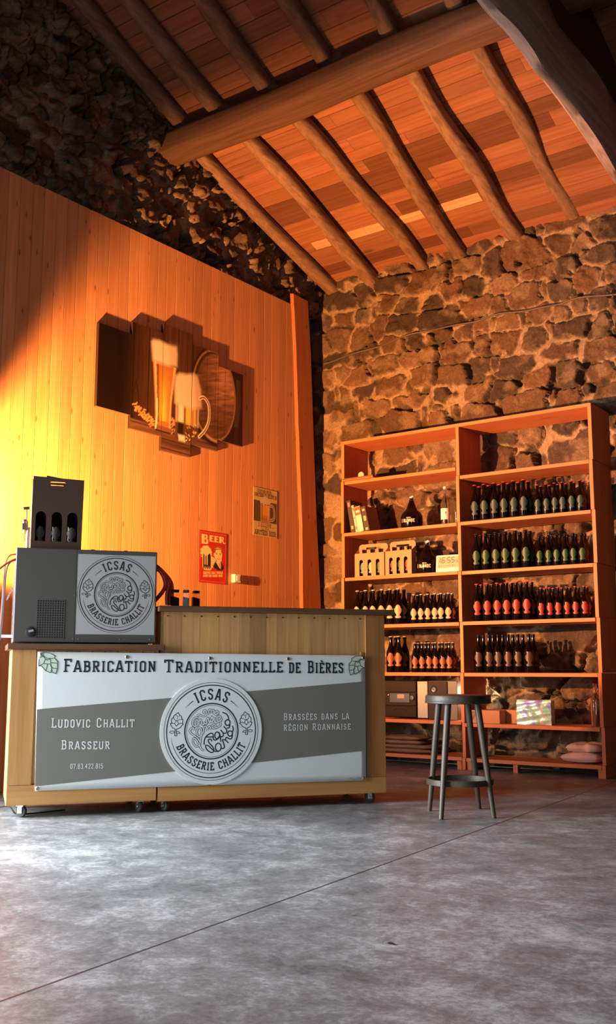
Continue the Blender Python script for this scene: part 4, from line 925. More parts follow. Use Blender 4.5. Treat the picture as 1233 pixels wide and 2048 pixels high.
def poster(name, label, a, b, c, d, paint, col):
    t = thing(name, label, 'sign', (XG + .001, a, c), R(90)); p = Paint(a, b, c, d, .0022); paint(p, a, b, c, d)
    p.sheet('printed_face', M['poster'], t, a, c, -.0042); MB().box(0, b - a, -.004, 0, 0, d - c, col).build('tin_plate', M['poster'], t, .001)
def paint_red(p, a, b, c, d):
    w, h = b - a, d - c; U = lambda L: [(a + (px - 130) / 860 * w, c + h * (1 - ((py - 160 - (px - 130) * .15) / 1650))) for px, py in L]      # from photo inset to sheet
    cr = (.82, .66, .30); bk = (.03, .015, .01); p.fill((.50, .028, .02))
    p.line([(a + .012, c + .014), (a + .012, d - .014), (b - .014, d - .014), (b - .014, c + .014), (a + .012, c + .014)], .003, (.75, .2, .15))
    X = lambda f: a + f * w; Zf = lambda f: c + f * h
    # BEER
    def blk(P): p.poly([(X(q[0]), Zf(q[1])) for q in P], cr)
    blk([(.08, .745), (.08, .93), (.27, .93), (.30, .90), (.30, .87), (.27, .85), (.32, .83), (.32, .765), (.27, .745)]); 
    p.poly([(X(.19), Zf(.865)), (X(.19), Zf(.905)), (X(.235), Zf(.905)), (X(.235), Zf(.865))], (.5, .028, .02)); p.poly([(X(.19), Zf(.775)), (X(.19), Zf(.835)), (X(.25), Zf(.835)), (X(.25), Zf(.775))], (.5, .028, .02))
    for x0 in (.36, .54):
        blk([(x0, .805), (x0, .93), (x0 + .15, .93), (x0 + .15, .908), (x0 + .08, .908), (x0 + .08, .882), (x0 + .13, .882), (x0 + .13, .862), (x0 + .08, .862), (x0 + .08, .828), (x0 + .155, .828), (x0 + .155, .805)])
    blk([(.72, .805), (.72, .93), (.86, .93), (.89, .91), (.89, .88), (.86, .865), (.90, .82), (.95, .81), (.93, .795), (.87, .80), (.81, .855), (.80, .805)]); p.poly([(X(.80), Zf(.88)), (X(.80), Zf(.908)), (X(.835), Zf(.908)), (X(.835), Zf(.88))], (.5, .028, .02))
    # mug with foam
    p.poly([(X(u), Zf(v)) for u, v in ((.13, .28), (.12, .58), (.44, .58), (.45, .27), (.40, .24), (.18, .245))], cr)
    p.poly([(X(u), Zf(v)) for u, v in ((.155, .30), (.15, .57), (.42, .57), (.425, .30))], bk)
    for u in (.20, .275): p.poly([(X(u), Zf(.345)), (X(u - .005), Zf(.57)), (X(u + .035), Zf(.57)), (X(u + .035), Zf(.345))], cr)
    for u in (.17, .24, .31, .38): p.ell(X(u), Zf(.295), .03 * w, .035 * h, bk, .2); p.line([(X(u - .02), Zf(.32)), (X(u + .005), Zf(.27))], .004, cr)
    for u, v, r in ((.12, .62, .07), (.19, .66, .08), (.28, .67, .08), (.36, .64, .07), (.41, .595, .055), (.25, .60, .12), (.09, .56, .045), (.10, .50, .03), (.43, .55, .03)): p.ell(X(u), Zf(v), r * w, r * h * .62, cr, .15)
    # hand and sleeve
    p.poly([(X(u), Zf(v)) for u, v in ((.44, .52), (.54, .50), (.60, .46), (.58, .38), (.52, .36), (.52, .30), (.45, .30))], cr)
    for v in (.35, .39, .43, .47): p.line([(X(.45), Zf(v)), (X(.53), Zf(v - .008))], .0025, (.35, .16, .06))
    # man in dark jacket
    p.poly([(X(u), Zf(v)) for u, v in ((.50, .32), (.58, .42), (.66, .44), (.80, .42), (.90, .36), (.91, .31), (.84, .27), (.72, .26), (.56, .30))], bk)
    p.poly([(X(u), Zf(v)) for u, v in ((.60, .43), (.70, .44), (.78, .42), (.80, .35), (.80, .29), (.74, .31))], cr); p.line([(X(.72), Zf(.40)), (X(.79), Zf(.31))], .006, bk)
    p.ell(X(.69), Zf(.575), .145 * w, .135 * h, cr, .08); p.ell(X(.72), Zf(.48), .10 * w, .06 * h, cr, .1); p.ell(X(.545), Zf(.56), .025 * w, .03 * h, cr, .2)
    p.poly([(X(u), Zf(v)) for u, v in ((.55, .60), (.54, .67), (.60, .72), (.72, .735), (.82, .70), (.84, .62), (.81, .60), (.78, .66), (.66, .665), (.60, .65), (.585, .60))], (.30, .13, .04)); 
    for q in ((.60, .68, .70, .71), (.66, .69, .78, .70), (.70, .665, .80, .67)): p.line([(X(q[0]), Zf(q[1])), (X(q[2]), Zf(q[3]))], .004, cr)
    for u in (.63, .765): p.line([(X(u - .04), Zf(.595)), (X(u + .035), Zf(.60))], .004, bk); p.line([(X(u - .025), Zf(.575)), (X(u + .025), Zf(.575))], .005, bk)
    p.line([(X(.71), Zf(.58)), (X(.70), Zf(.525)), (X(.73), Zf(.52))], .003, (.35, .16, .06)); p.line(spline([(X(.645), Zf(.495)), (X(.70), Zf(.478)), (X(.76), Zf(.495))], 4), .005, (.45, .1, .05))
    p.text('HELPING UGLY PEOPLE', X(.16), X(.86), Zf(.165), .019, cr, .24, slope=.07); p.text('HAVE SEX SINCE 1862!', X(.16), X(.86), Zf(.105), .019, cr, .24, slope=.07)
poster('tin_sign', 'red tin sign with the word BEER, a mug and a man in dark jacket', 6.566, 6.932, 1.592, 2.048, paint_red, (.30, .03, .02))
def paint_cream(p, a, b, c, d):
    w, h = b - a, d - c; X = lambda f: a + f * w; Zf = lambda f: c + f * h; cr = (.62, .47, .20); dk = (.10, .075, .035); ink_ = (.14, .07, .03)
    p.fill(cr); p.blend(.25 * fbm(p.x * 30, p.z * 30, 5, 3), (.5, .32, .12)); p.poly([(X(0.015), Zf(.30)), (X(.015), Zf(.735)), (X(.985), Zf(.735)), (X(.985), Zf(.30))], dk); 
    p.text('EVERYONE NEEDS...', X(.16), X(.82), Zf(.905), .030, ink_, .17, True); p.text('SOMETHING TO BELIEVE IN', X(.04), X(.97), Zf(.82), .033, ink_, .17, True)
    p.text('I BELIEVE...', X(.22), X(.86), Zf(.20), .034, ink_, .17, True); p.text("I'LL HAVE...", X(.32), X(.72), Zf(.135), .022, ink_, .16); p.text('ANOTHER BEER', X(.06), X(.95), Zf(.03), .042, ink_, .2, True)
    H = spline([(X(.68), Zf(.66)), (X(.80), Zf(.665)), (X(.87), Zf(.58)), (X(.88), Zf(.46)), (X(.84), Zf(.39)), (X(.70), Zf(.355))], 4); p.line(H, .03, (.55, .36, .18)); p.line(H, .010, (.22, .12, .06))
    p.poly([(X(.30), Zf(.27)), (X(.29), Zf(.72)), (X(.69), Zf(.72)), (X(.69), Zf(.27)), (X(.60), Zf(.245)), (X(.40), Zf(.245))], (.52, .33, .15)); p.poly([(X(.345), Zf(.34)), (X(.335), Zf(.69)), (X(.65), Zf(.69)), (X(.65), Zf(.34))], (.66, .32, .045), .01)
    p.poly([(X(.345), Zf(.33)), (X(.345), Zf(.40)), (X(.65), Zf(.40)), (X(.65), Zf(.33))], (.30, .10, .02), .03); p.line([(X(.36), Zf(.36)), (X(.355), Zf(.68))], .012, (.25, .10, .03), .01); p.line([(X(.62), Zf(.36)), (X(.62), Zf(.68))], .010, (.75, .5, .2), .01)
    for u, v, r in ((.32, .745, .06), (.40, .775, .08), (.50, .785, .09), (.60, .765, .08), (.67, .73, .05), (.48, .73, .13), (.31, .70, .03)): p.ell(X(u), Zf(v), r * w, r * h * .6, (.64, .50, .27), .2)
    for u in (.50, .61): p.line([(X(u - .03), Zf(.665)), (X(u + .03), Zf(.67))], .008, (.22, .10, .03))
    for u in (.36, .44, .52, .60): p.line([(X(u), Zf(.275)), (X(u + .02), Zf(.31))], .008, (.25, .10, .05))
poster('tin_sign', 'cream and black tin sign with a beer mug, nearest the corner', 7.308, 7.668, 2.083, 2.540, paint_cream, (.35, .26, .12))

sw = thing('light_switch', 'small ivory switch box on the plank wall right of the red sign', 'switch', (XG + .0005, 7.005, 1.615), R(90))
MB().box(0, .085, -.045, 0, 0, .078).build('switch_housing', M['plastic_white'], sw, .006); MB().box(.022, .064, -.049, -.044, .018, .060).build('rocker', M['plastic_white'], sw, .002)

# ================================================================== shelving
SX0, SXM, SX1 = -5.40, -4.17, -2.955; TK = .03
sh = thing('shelving_unit', 'tall two-bay orange wooden shelving unit against the stone wall', 'shelf', (0, YS, 0))
rowsL = [.105, .405, .815, 1.245, 1.69, 2.115, 2.61]; rowsR = [.100, .390, .812, 1.248, 1.684, 2.117, 2.530]; D = .42
zs = [0] + rowsR + [3.0]
for i in range(len(zs) - 1):
    for nm, x, s in (('side_panel', SX1, 1), ('divider', SXM, 0)):
        j = (.006 if i % 2 else -.003); MB().box(x - TK / 2 + j * .7, x + TK / 2 + j * .7, 0, D, zs[i] + .002, zs[i + 1], (1, 1, 1)).build(nm, M['shelf_v'], sh, .0015)
zs = [0] + rowsL + [3.0]
for i in range(len(zs) - 1):
    j = (.004 if i % 2 else -.004); MB().box(SX0 - TK / 2 + j, SX0 + TK / 2 + j, 0, D, zs[i] + .002, zs[i + 1]).build('side_panel', M['shelf_v'], sh, .0015)
for z in rowsL: t = rng.uniform(.92, 1.06); MB().box(SX0 + TK / 2 + .005, SXM - TK / 2 - .005, 0, D, z - TK, z, (t, t, t)).build('shelf_board', M['shelf'], sh, .0015)
for z in rowsR: t = rng.uniform(.92, 1.06); MB().box(SXM + TK / 2 + .005, SX1 - TK / 2 - .005, 0, D, z - TK, z, (t, t, t)).build('shelf_board', M['shelf'], sh, .0015)
MB().box(SX0 - TK / 2, SXM, -.001, D, 2.972, 3.002).build('top_board', M['shelf'], sh, .0015); MB().box(SXM + .001, SX1 + TK / 2, -.001, D, 2.972, 3.002).build('top_board', M['shelf'], sh, .0015)
for x in (SXM - .075, SXM + .02, -3.73, SX1 - .055): MB().box(x, x + .04, .02, .07, 0, .07).build('foot_block', M['shelf_v'], sh)

# bottles in rows
OR = ['first', 'second', 'third', 'fourth', 'fifth', 'sixth']
bxs = [-4.040, -3.945, -3.852, -3.760, -3.670, -3.578]; sxs = [-3.445, -3.370, -3.297, -3.225, -3.152, -3.078]
bxl = [-5.283, -5.191, -5.103, -5.010, -4.923, -4.832]; sxl = [-4.666, -4.593, -4.521, -4.452, -4.384, -4.317]
R_ROWS = [('right bay', 'second', rowsR[5], bxs, sxs, ('teal_label', (.02, .043, .04)), ('red_cap', (.42, .05, .025)), 'dim teal'),
          ('right bay', 'third', rowsR[4], bxs, sxs, ('green_label', (.016, .056, .012)), ('black_cap', (.02, .02, .02)), 'green'),
          ('right bay', 'fourth', rowsR[3], bxs, sxs, ('red_label', (.26, .015, .008)), ('red_cap', (.42, .05, .025)), 'red'),
          ('right bay', 'fifth', rowsR[2], bxs, [], ('brown_label', (.05, .021, .012)), None, 'brown'),
          ('left bay', 'fourth', rowsL[3], bxl, sxl, ('cream_label', (.42, .28, .16)), ('cream_cap', (.62, .52, .42)), 'cream'),
          ('left bay', 'fifth', rowsL[2], bxl[4:], sxl, ('orange_label', (.24, .062, .014)), ('gold_cap', (.40, .27, .16)), 'orange')]
for bay, shn, z, bx, sx, lab, cap, cn_ in R_ROWS:
    for big, xs in ((True, bx), (False, sx)):
        gap = .0925 if big else .072; sz = 'tall' if big else 'short'
        for row, rn in ((0, 'front'), (1, 'back')):
            for k, x in enumerate(xs):
                g = f'{sz} {cn_}-labelled bottles, {bay}'
                od = OR[k + (4 if len(xs) == 2 else 0)] if len(xs) != 2 else ('left', 'right')[k]
                where = f'{od} from left' if len(xs) != 2 else f'{od} one beside the counter'
                if row == 0: lb = f'{sz} dark bottle, {cn_} label, front row, {where}, {bay} {shn} shelf'
                else: lb = f'{sz} dark bottle behind the {where} {cn_}-labelled one, {bay} {shn} shelf'
                bottle(big, lab, cap, (x + rng.uniform(-.004, .004), YS + (.062 if big else .052) + row * gap + rng.uniform(-.004, .004), z + .0005), R(22 + rng.uniform(-7, 7)), lb, g)

# open three-bottle cartons on the left bay
def carton(x, y, z, w, label, rz):
    t = thing('bottle_carton', label, 'carton', (x, y, z), rz, 'kraft three-bottle cartons'); h = .225; dp = .085
    aw = .040; cs = [w * f for f in (.22, .5, .78)]
    plate(rrect(0, w, 0, h, .006, 2), [arch(c - aw / 2, c + aw / 2, .012, .165) for c in cs], .003).build('front_panel', M['kraft'], t)
    o = plate([(0, 0), (w, 0)] + [(w - .002, .28)] + arc(w - .035, .285, .033, .033, 0, 90, 6) + arc(.035, .285, .033, .033, 90, 180, 6), [rrect(w * .25, w * .75, .268, .288, .009, 4)], .003).build('handle_panel', M['kraft'], t); o.location = (0, dp * .92, 0)
    for sx in (0, w): m = MB().add([(sx, .002, 0), (sx, dp * .9, 0), (sx, dp * .9, .27), (sx, .002, h - .004)], [(0, 1, 2, 3)]); o = m.build('side_panel', M['kraft'], t); o.modifiers.new('t', 'SOLIDIFY').thickness = .0025
    MB().box(.003, w - .003, .003, dp * .9, .0005, .003).build('base_panel', M['kraft'], t)
    return [Vector((x, y, z + .0032)) + Matrix.Rotation(rz, 3, 'Z') @ Vector((c, .043, 0)) for c in cs]
pa = carton(-5.295, YS + .045, rowsL[4] + .0005, .315, 'left open kraft carton holding three bottles, third shelf of the left bay', R(3))
pb = carton(-4.955, YS + .040, rowsL[4] + .0005, .285, 'right open kraft carton holding three bottles, beside the round jug', R(-2))
for P, who, labs in ((pa, 'left', (('teal_label2', (.06, .17, .15)), ('cream_label', (.62, .47, .30)), ('green_label', (.06, .17, .045)))), (pb, 'right', (('orange_label', (.52, .17, .045)), ('green_label', (.06, .17, .045)), ('red_label', (.62, .055, .03))))):
    for p, lb, nm, wc in zip(P, labs, ('left', 'middle', 'right'), (('dark teal', 'cream', 'green') if who == 'left' else ('orange', 'green', 'red'))):
        bottle(False, lb, ('black_cap', (.02, .02, .02)), p, R(15), f'{wc}-labelled bottle at the {nm} of the {who} kraft carton', 'bottles in the kraft cartons')

# round swing-top jugs
def jug(x, y, z, label):
    t = thing('swing_top_jug', label, 'jug', (x, y, z), R(14), 'round swing-top jugs')
    MB().lathe([(.07, .004), (.094, .0), (.1, .01), (.1, .09), (.097, .115), (.085, .145), (.062, .165), (.048, .185), (.036, .215), (.024, .25), (.019, .268), (.020, .272), (.020, .282), (.0001, .284)], 32).build('jug_glass', M['glass_dark'], t)
    st = MB().lathe([(.013, .283), (.016, .286), (.016, .294), (.009, .299), (.0001, .30)], 18).build('stopper', M['plastic_white'], t)
    m = MB()
    for s in (-1, 1): m.tube(spline([(s * .021, 0, .262), (s * .026, -.006, .275), (s * .020, -.004, .296), (0, -.002, .302)], 4), .0018, 6)
    m.tube([(.0215 * math.cos(a), .0215 * math.sin(a), .262) for a in np.linspace(0, 2 * math.pi, 20)], .0016, 6); m.build('wire_bail', M['steel'], t)
    m = MB(); write(m, 'BLONDE', -.055, .055, .052, .028, 0, .2, serif=False); [m.ribbon([(-.02 + k * .0105, .091), (-.013 + k * .0105, .091)], .008) for k in range(4)]; m.ribbon([(-.075, .05), (-.075, .085)], .006)
    r = .1006; m.v = [(r * math.sin(a / r), -r * math.cos(a / r), c) for a, b, c in m.v]; m.build('jug_lettering', ink('cream_print', (.62, .5, .36)), t)
jug(-4.712, YS + .115, rowsL[5] + .0005, 'round dark swing-top jug marked BLONDE on the second shelf, left bay')
jug(-4.555, YS + .115, rowsL[4] + .0005, 'round dark swing-top jug marked BLONDE between kraft carton and clock')

# clear bottle, drinking glass
t = thing('clear_bottle', 'clear glass bottle with white label beside the divider, second shelf', 'bottle', (-4.338, YS + .07, rowsL[5] + .0005))
MB().lathe([(.03, .004), (.037, 0), (.04, .008), (.04, .19), (.036, .215), (.02, .245), (.0145, .265), (.0145, .315), (.017, .318), (.017, .328), (.012, .33)], 24).build('bottle_glass', M['glass'], t)
m = MB(); ns = 10; v = [(.0405 * math.sin(a), -.0405 * math.cos(a), z) for z in (.045, .145) for a in np.linspace(-1.25, 1.25, ns + 1)]; m.add(v, [(i, i + 1, ns + 2 + i, ns + 1 + i) for i in range(ns)], (1, 1, 1), True); lbm = m.build('paper_label', ink('white_label', (.72, .62, .52)), t)
MB().lathe([(.0001, .348), (.015, .346), (.0165, .33), (.0165, .322), (.0145, .319)][::-1], 16).build('bottle_stopper', M['plastic_white'], t); t.rotation_euler.z = R(15)
m = MB(); v = [(.041 * math.sin(a), -.041 * math.cos(a), z) for z in (.095, .115) for a in (.25, .42)]; m.add(v, [(0, 1, 3, 2)]); m.build('label_mark', M['ink'], lbm)
tag(MB().lathe([(.0001, .004), (.028, .004), (.030, .0), (.031, .003), (.038, .13), (.0365, .13), (.0295, .010), (.0001, .010)], 24, (-4.245, YS + .12, rowsL[5] + .0005)).build('drinking_glass', M['glass']), 'clear drinking glass at the right end of the second shelf, left bay', 'glass')

# books leaning
def book(x0, th, h, d, lean, col, spine, label, y=.03, extra=None):
    t = thing('book', label, 'book', (x0, YS + y, rowsL[5] + .001), 0, 'books leaning on the second shelf'); t.rotation_euler = (0, -R(lean), R(0))
    MB().box(0, th, .0, d, 0, h).build('book_cover', ink('cover_' + label.split()[0] + '_' + label.split()[1], col), t, .001)
    MB().box(.003, th - .003, .004, d + .0005, .003, h + .0006).build('book_pages', ink('book_paper', (.6, .52, .4)), t)
    m = MB()
    for q_, (z0, z1, f, c) in enumerate(spine): MB().box(th * (.5 - f / 2), th * (.5 + f / 2), -.0008 - .0005 * q_, .001, z0 * h, z1 * h).build('spine_print', ink('spine_%d_%d_%d' % tuple(int(q * 99) for q in c), c), t)
book(-5.325, .045, .315, .20, 10, (.035, .02, .014), [(.1, .2, .5, (.5, .3, .2)), (.8, .93, .5, (.45, .15, .1))], 'black tall book at the left, leaning on the side panel', .03)
book(-5.272, .025, .265, .19, 11, (.60, .42, .32), [(.1, .22, .6, (.55, .1, .06)), (.5, .55, .6, (.4, .1, .06)), (.8, .9, .6, (.55, .1, .06))], 'pale thin book with red marks between two thicker books', .03)
book(-5.243, .062, .245, .18, 11, (.68, .56, .42), [(.66, .98, .98, (.55, .06, .04)), (.75, .85, .7, (.75, .5, .4))], 'cream thick book with red band at the spine top', .03)
book(-5.168, .052, .24, .20, 12, (.20, .075, .035), [(.0, 1., 1., (.03, .018, .012)), (.05, .14, .5, (.55, .38, .16)), (.42, .62, .5, (.5, .33, .14)), (.82, .9, .5, (.55, .38, .16))], 'brown book with dark gold-dotted spine, rightmost of the leaning books', .03)

# top compartment of the left bay: tray with a small round jar
t = thing('tray', 'flat dark wooden tray lying on the top compartment, left bay', 'tray', (-5.375, YS - .035, rowsL[6] + .0005))
MB().box(0, .34, 0, .26, 0, .008).build('tray_base', M['shelf'], t); m = MB().box(0, .34, 0, .012, .008, .022).box(0, .34, .248, .26, .008, .022).box(0, .012, .012, .248, .008, .022).box(.328, .34, .012, .248, .008, .022); m.build('tray_rim', M['top'], t)
t = thing('jar_lid', 'small round glass lid standing on edge on the tray', 'lid', (-5.19, YS + .005, rowsL[6] + .0425))
MB().lathe([(.0001, -.006), (.02, -.006), (.024, -.004), (.030, -.008), (.033, -.004), (.033, .012), (.0001, .012)], 28, axis='y').build('lid_disc', ink('pale_glass', (.55, .40, .28), .2), t)

# digital clock
t = thing('digital_clock', 'white digital clock reading 16:55 beside the divider, third shelf', 'clock', (-4.435, YS + .05, rowsL[4] + .0005), R(4)); t.rotation_euler.x = R(-6)
MB().prism(rrect(0, .235, .002, .155, .01, 4), 0, .022, plane='xz').build('clock_case', M['plastic_white'], t, .002); MB().box(.015, .222, -.001, .001, .038, .142).build('lcd_screen', M['lcd'], t)
m = MB()
def seg7(m, ch, x, z, w, h, t_, y):
    S = {'a': [(0, 1), (1, 1)], 'b': [(1, 1), (1, .5)], 'c': [(1, .5), (1, 0)], 'd': [(0, 0), (1, 0)], 'e': [(0, .5), (0, 0)], 'f': [(0, 1), (0, .5)], 'g': [(0, .5), (1, .5)]}
    for c in {'1': 'bc', '6': 'acdefg', '5': 'acdfg', '2': 'abged', '0': 'abcdef', '4': 'fgbc', '7': 'abc'}[ch]:
        P = [(x + a * w + b * h * .12, z + b * h) for a, b in S[c]]; d = np.subtract(P[1], P[0]) * .08; m.ribbon([tuple(np.add(P[0], d)), tuple(np.subtract(P[1], d))], t_, y)
for ch, x in (('1', .012), ('6', .056), ('5', .108), ('5', .148)): seg7(m, ch, x, .085, .026, .048, .0065, -.0022)
for z in (.097, .118): m.ribbon([(.0985, z), (.1025, z + .004)], .005, -.0022)
m.build('clock_digits', M['ink'], t)
m = MB(); [m.ribbon([(.03 + k * .021, .058), (.044 + k * .021 - (k % 3) * .003, .058)], .010 - .002 * (k % 2), -.0022) for k in range(8)]; m.build('clock_date_row', ink('faint_lcd', (.12, .115, .08)), t)
for k, ch in enumerate('56'): m = MB(); seg7(m, ch, .190 + k * .014, .087, .009, .018, .003, -.0022); m.build('clock_seconds', M['ink'], t)

# hi-fi and loudspeaker in the sixth compartment, left bay
t = thing('stereo', 'dark compact stereo with small red light and display, low in left bay', 'stereo', (-4.995, YS + .055, rowsL[1] + .0005), R(4))
MB().box(0, .325, .012, .32, .012, .335).build('stereo_body', M['hifi'], t, .006); MB().box(.326, .425, .02, .32, .010, .33).build('stereo_side', M['hifi_side'], t, .003)
MB().box(.005, .32, .0, .013, .235, .33).build('disc_tray', M['hifi'], t, .004); MB().box(.005, .32, -.002, .013, .115, .228).build('tuner_panel', M['hifi'], t, .004); MB().box(.005, .32, .002, .013, .018, .108).build('cassette_deck', M['hifi'], t, .004)
MB().box(.135, .205, -.0035, -.0015, .18, .215).build('display', ink('display_brown', (.30, .18, .09), .3), t); MB().box(.06, .255, -.003, -.0015, .145, .223).build('display_surround', M['dark'], t)
MB().lathe([(.021, 0), (.020, -.014), (.0001, -.015)], 20, (.285, -.001, .185), axis='y').build('volume_knob', M['dark'], t)
m, nt, b = nodes('red_indicator'); b.inputs['Emission Color'].default_value = (1, .03, .02, 1); b.inputs['Emission Strength'].default_value = 3; MB().lathe([(.005, 0), (.004, -.003), (.0001, -.004)], 10, (.045, -.002, .208), axis='y').build('red_light', m, t)
MB().tube(arc(.16, .062, .075, .03, 20, 160, 10) and [(a, .0, b) for a, b in arc(.16, .06, .07, .03, 15, 165, 12)], .0025, 6).build('cassette_handle', M['dark'], t)
for x in (.345, .40): MB().lathe([(.004, 0), (.0035, -.002), (.0001, -.0025)], 10, (x, .02, .315), axis='y').build('side_screw', M['dark'], t)
t = thing('loudspeaker', 'dark loudspeaker with grey side standing right of the stereo', 'speaker', (-4.545, YS + .065, rowsL[1] + .0005), R(3))
MB().box(.0, .275, .014, .22, 0, .335).build('speaker_cabinet', ink('speaker_grey', (.09, .075, .05), .5), t, .004); MB().box(.0, .185, .0, .013, .004, .332).build('speaker_grille', ink('speaker_cloth', (.02, .011, .008), .8), t, .006)
MB().lathe([(.03, 0), (.026, -.003), (.012, .001), (.0001, -.002)], 20, (.06, -.0005, .265), axis='y').build('tweeter', M['dark'], t)
tb_ = thing('small_bulb', 'small lit white bulb behind the loudspeaker beside the divider', 'lamp', (-4.235, YS + .385, rowsL[1] + .0005))
MB().lathe([(.03, 0), (.03, .01), (.014, .02), (.012, .10)], 16).build('lamp_base', M['plastic_white'], tb_)
m, nt, b = nodes('lit_bulb'); b.inputs['Emission Color'].default_value = (1, .86, .55, 1); b.inputs['Emission Strength'].default_value = 14; MB().lathe([(.012, .10), (.028, .13), (.03, .15), (.022, .17), (.0001, .178)], 16).build('bulb', m, tb_)

# lower right bay: kraft box, foil bag, bottle, folded cloth; lower left: sacks
t = thing('cardboard_box', 'long low kraft box lying on the sixth shelf of the right bay', 'box', (-4.125, YS + .055, rowsR[1] + .0005), R(2))
MB().box(0, .265, 0, .30, 0, .108).build('box_body', M['kraft'], t, .002); MB().prism([(.0, .0), (.075, .10), (.0, .10)], -.0015, -.0005).build('box_flap', M['sack'], t)
tag(MB().box(-3.86, -3.55, YS + .19, YS + .38, rowsR[1] + .0005, rowsR[1] + .11).build('parcel', M['kraft'], None, .003), 'plain brown parcel lying behind the shiny foil bag', 'parcel')
t = thing('foil_package', 'shiny rainbow holographic foil package on the sixth shelf', 'package', (-3.70, YS + .055, rowsR[1] + .0005), R(6))
m = MB(); n = 14; v = []
for j in range(n + 1):
    for i in range(n + 1):
        u, w = i / n, j / n; e = math.sin(math.pi * u) * math.sin(math.pi * w); v.append((.29 * u, -.018 * e + .008 * math.sin(u * 17 + w * 9) * e + .006 * math.sin(w * 21 - u * 6), .2 * w + .004 * math.sin(u * 9) * w + .001))
m.add(v, [(j * (n + 1) + i, j * (n + 1) + i + 1, (j + 1) * (n + 1) + i + 1, (j + 1) * (n + 1) + i) for j in range(n) for i in range(n)], (1, 1, 1), True); m.build('foil_front', M['foil'], t, sharp=180)
MB().box(.003, .287, .008, .12, .001, .198).build('package_body', M['foil'], t, .006)
t = thing('clear_bottle', 'empty clear glass bottle beside the right side panel, sixth shelf', 'bottle', (-3.035, YS + .09, rowsR[1] + .0005))
MB().lathe([(.03, .004), (.036, 0), (.039, .008), (.039, .20), (.034, .225), (.02, .25), (.0145, .27), (.0145, .325), (.017, .328), (.017, .338), (.012, .34)], 24).build('bottle_glass', M['glass'], t)
def pillow(m, x0, x1, y0, y1, z0, z1, seed, n=18):
    rg = np.random.default_rng(seed); v = []; f = []
    for top in (1, 0):
        for j in range(n + 1):
            for i in range(n + 1):
                u, w = i / n, j / n; e = (math.sin(math.pi * u) * math.sin(math.pi * w)) ** .2; s = .5 + (.5 if top else -.5) * e
                wob = .5 * (fbm(np.array([u * 5.]), np.array([w * 5.]), seed, 3)[0] - .45) * e * (1 if top else 0)
                ex = .06 * (fbm(np.array([u * 4.]), np.array([w * 4.]), seed + 3, 2)[0] - .4)
                v.append((x0 + (x1 - x0) * u + ex, y0 + (y1 - y0) * w + ex, z0 + (z1 - z0) * max(0, min(1.1, s + wob)) * (1. if top else 1)))
        b = len(v) - (n + 1) ** 2
        for j in range(n):
            for i in range(n): q = (b + j * (n + 1) + i, b + j * (n + 1) + i + 1, b + (j + 1) * (n + 1) + i + 1, b + (j + 1) * (n + 1) + i); f.append(q if top else q[::-1])
    return m.add(v, f, (1, 1, 1), True)
m = pillow(MB(), -3.32, -3.02, YS + .05, YS + .36, rowsR[0] + .001, rowsR[0] + .085, 5); tag(m.build('folded_cloth', M['cloth'], sharp=180), 'lower pink folded cloth bundle on the bottom shelf, right bay', 'cloth', 'pink folded cloths')
m = pillow(MB(), -3.285, -3.015, YS + .07, YS + .38, rowsR[0] + .08, rowsR[0] + .155, 9); tag(m.build('folded_cloth', M['cloth'], sharp=180), 'upper pink folded cloth bundle lying on the lower one, right bay', 'cloth', 'pink folded cloths')
for k in range(4):
    m = pillow(MB(), -5.2 + .05 * k, -4.50 - .06 * k + (.03 if k % 2 else 0), YS + .05 + .01 * k, YS + .38, rowsL[0] + .001 + k * .036, rowsL[0] + .041 + k * .036, 30 + k)
    tag(m.build('paper_sack', M['sack'], sharp=180), f'flattened brown paper sack on the bottom shelf, {("lowest", "second lowest", "second highest", "topmost")[k]} of four', 'sack', 'flattened paper sacks')

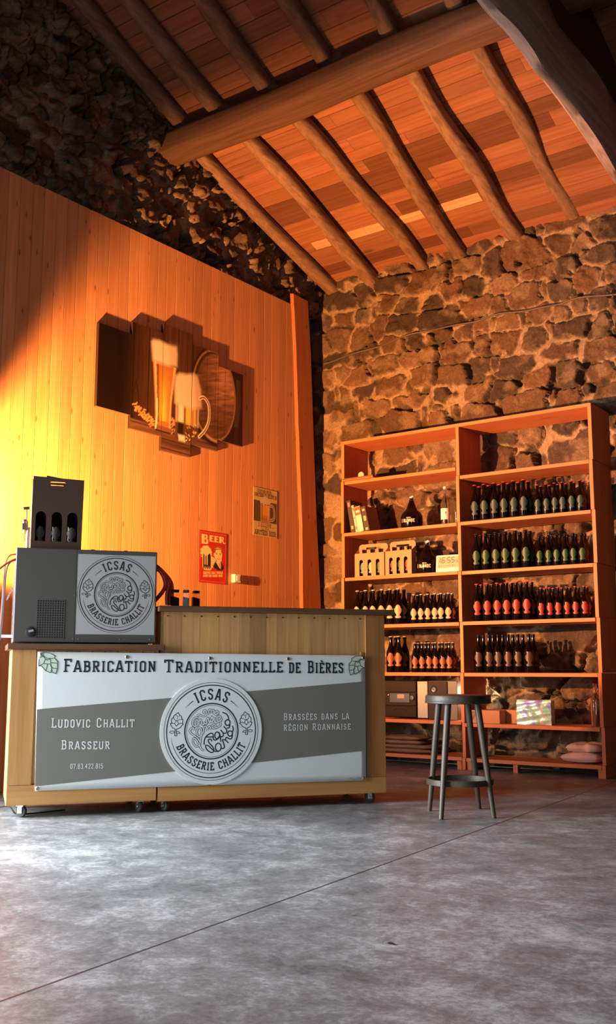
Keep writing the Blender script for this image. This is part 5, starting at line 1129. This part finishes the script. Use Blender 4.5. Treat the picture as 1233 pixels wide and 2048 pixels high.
# ================================================================== stool
st = thing('bar_stool', 'worn dark round-seat bar stool standing in front of the shelves', 'stool', (-2.94, 5.525, 0))
MB().lathe([(.0001, .640), (.185, .640), (.193, .643), (.195, .650), (.195, .680), (.192, .688), (.184, .691), (.0001, .6905)], 56).build('seat', M['stool'], st, sharp=30)
MB().lathe([(.1952, .6425), (.198, .644), (.198, .652), (.1952, .654)], 56).build('seat_rim', M['stool'], st)
feet = [(-3.155, 5.535), (-2.93, 5.272), (-2.712, 5.500), (-2.955, 5.795)]
for x, y in feet:
    fx, fy = x + 2.94, y - 5.525; l = math.hypot(fx, fy); a = (fx / l * .135, fy / l * .135, .642)
    f0 = Vector((fx, fy, .0)); pts = [f0.lerp(Vector(a), k / 8) for k in range(9)]
    MB().tube(pts, [.0135 + .0065 * min(1, k / 5) for k in range(9)], 14).build('leg', ink('worn_leg_paint', (.065, .047, .031)), st)
n = 56; v = []
for k in range(n):
    t = 2 * math.pi * k / n
    for r, z in ((.190, .172), (.197, .174), (.197, .205), (.190, .207), (.183, .205), (.183, .174)): v.append((r * math.cos(t), r * math.sin(t), z))
MB().add(v, [(k * 6 + i, ((k + 1) % n) * 6 + i, ((k + 1) % n) * 6 + (i + 1) % 6, k * 6 + (i + 1) % 6) for k in range(n) for i in range(6)], (1, 1, 1), True).build('foot_ring', M['stool'], st, sharp=40)

# ------------------------------------------------------------------ floor litter and cables
q = on(780, 1888, 2, 0); tag(MB().add([(q.x - .02, q.y, .002), (q.x, q.y - .008, .008), (q.x + .022, q.y + .002, .003), (q.x, q.y + .009, .005)], [(0, 1, 2, 3)]).build('dry_leaf', ink('leaf_brown', (.06, .03, .02))), 'tiny dark dry leaf on the bare floor at the front', 'leaf')
bpy.data.objects['dry_leaf'].modifiers.new('t', 'SOLIDIFY').thickness = .001
a, b = on(545, 1602, 2, .005), on(566, 1594, 2, .005); tag(MB().tube([a, b], .004, 6).build('wood_splinter', M['rail']), 'pale wood splinter on the floor under the tall counter', 'splinter')
pts = [Vector(cloc(-.32, .05, .012)), Vector(cloc(-.1, -.02, .012)), Vector(cloc(.03, .0, .02)), Vector(cloc(.09, .12, .012)), Vector(cloc(.3, .2, .012))]
pts = [Vector(cloc(*p)) for p in spline([(-.4, .25, .008), (-.2, .16, .008), (.0, .10, .06), (.06, .06, .02), (.14, .12, .008), (.35, .22, .008)], 6)]
tag(MB().tube(pts, .005, 8).build('floor_cable', M['blackhose']), 'black cable on the floor at the left foot of the low counter', 'cable')
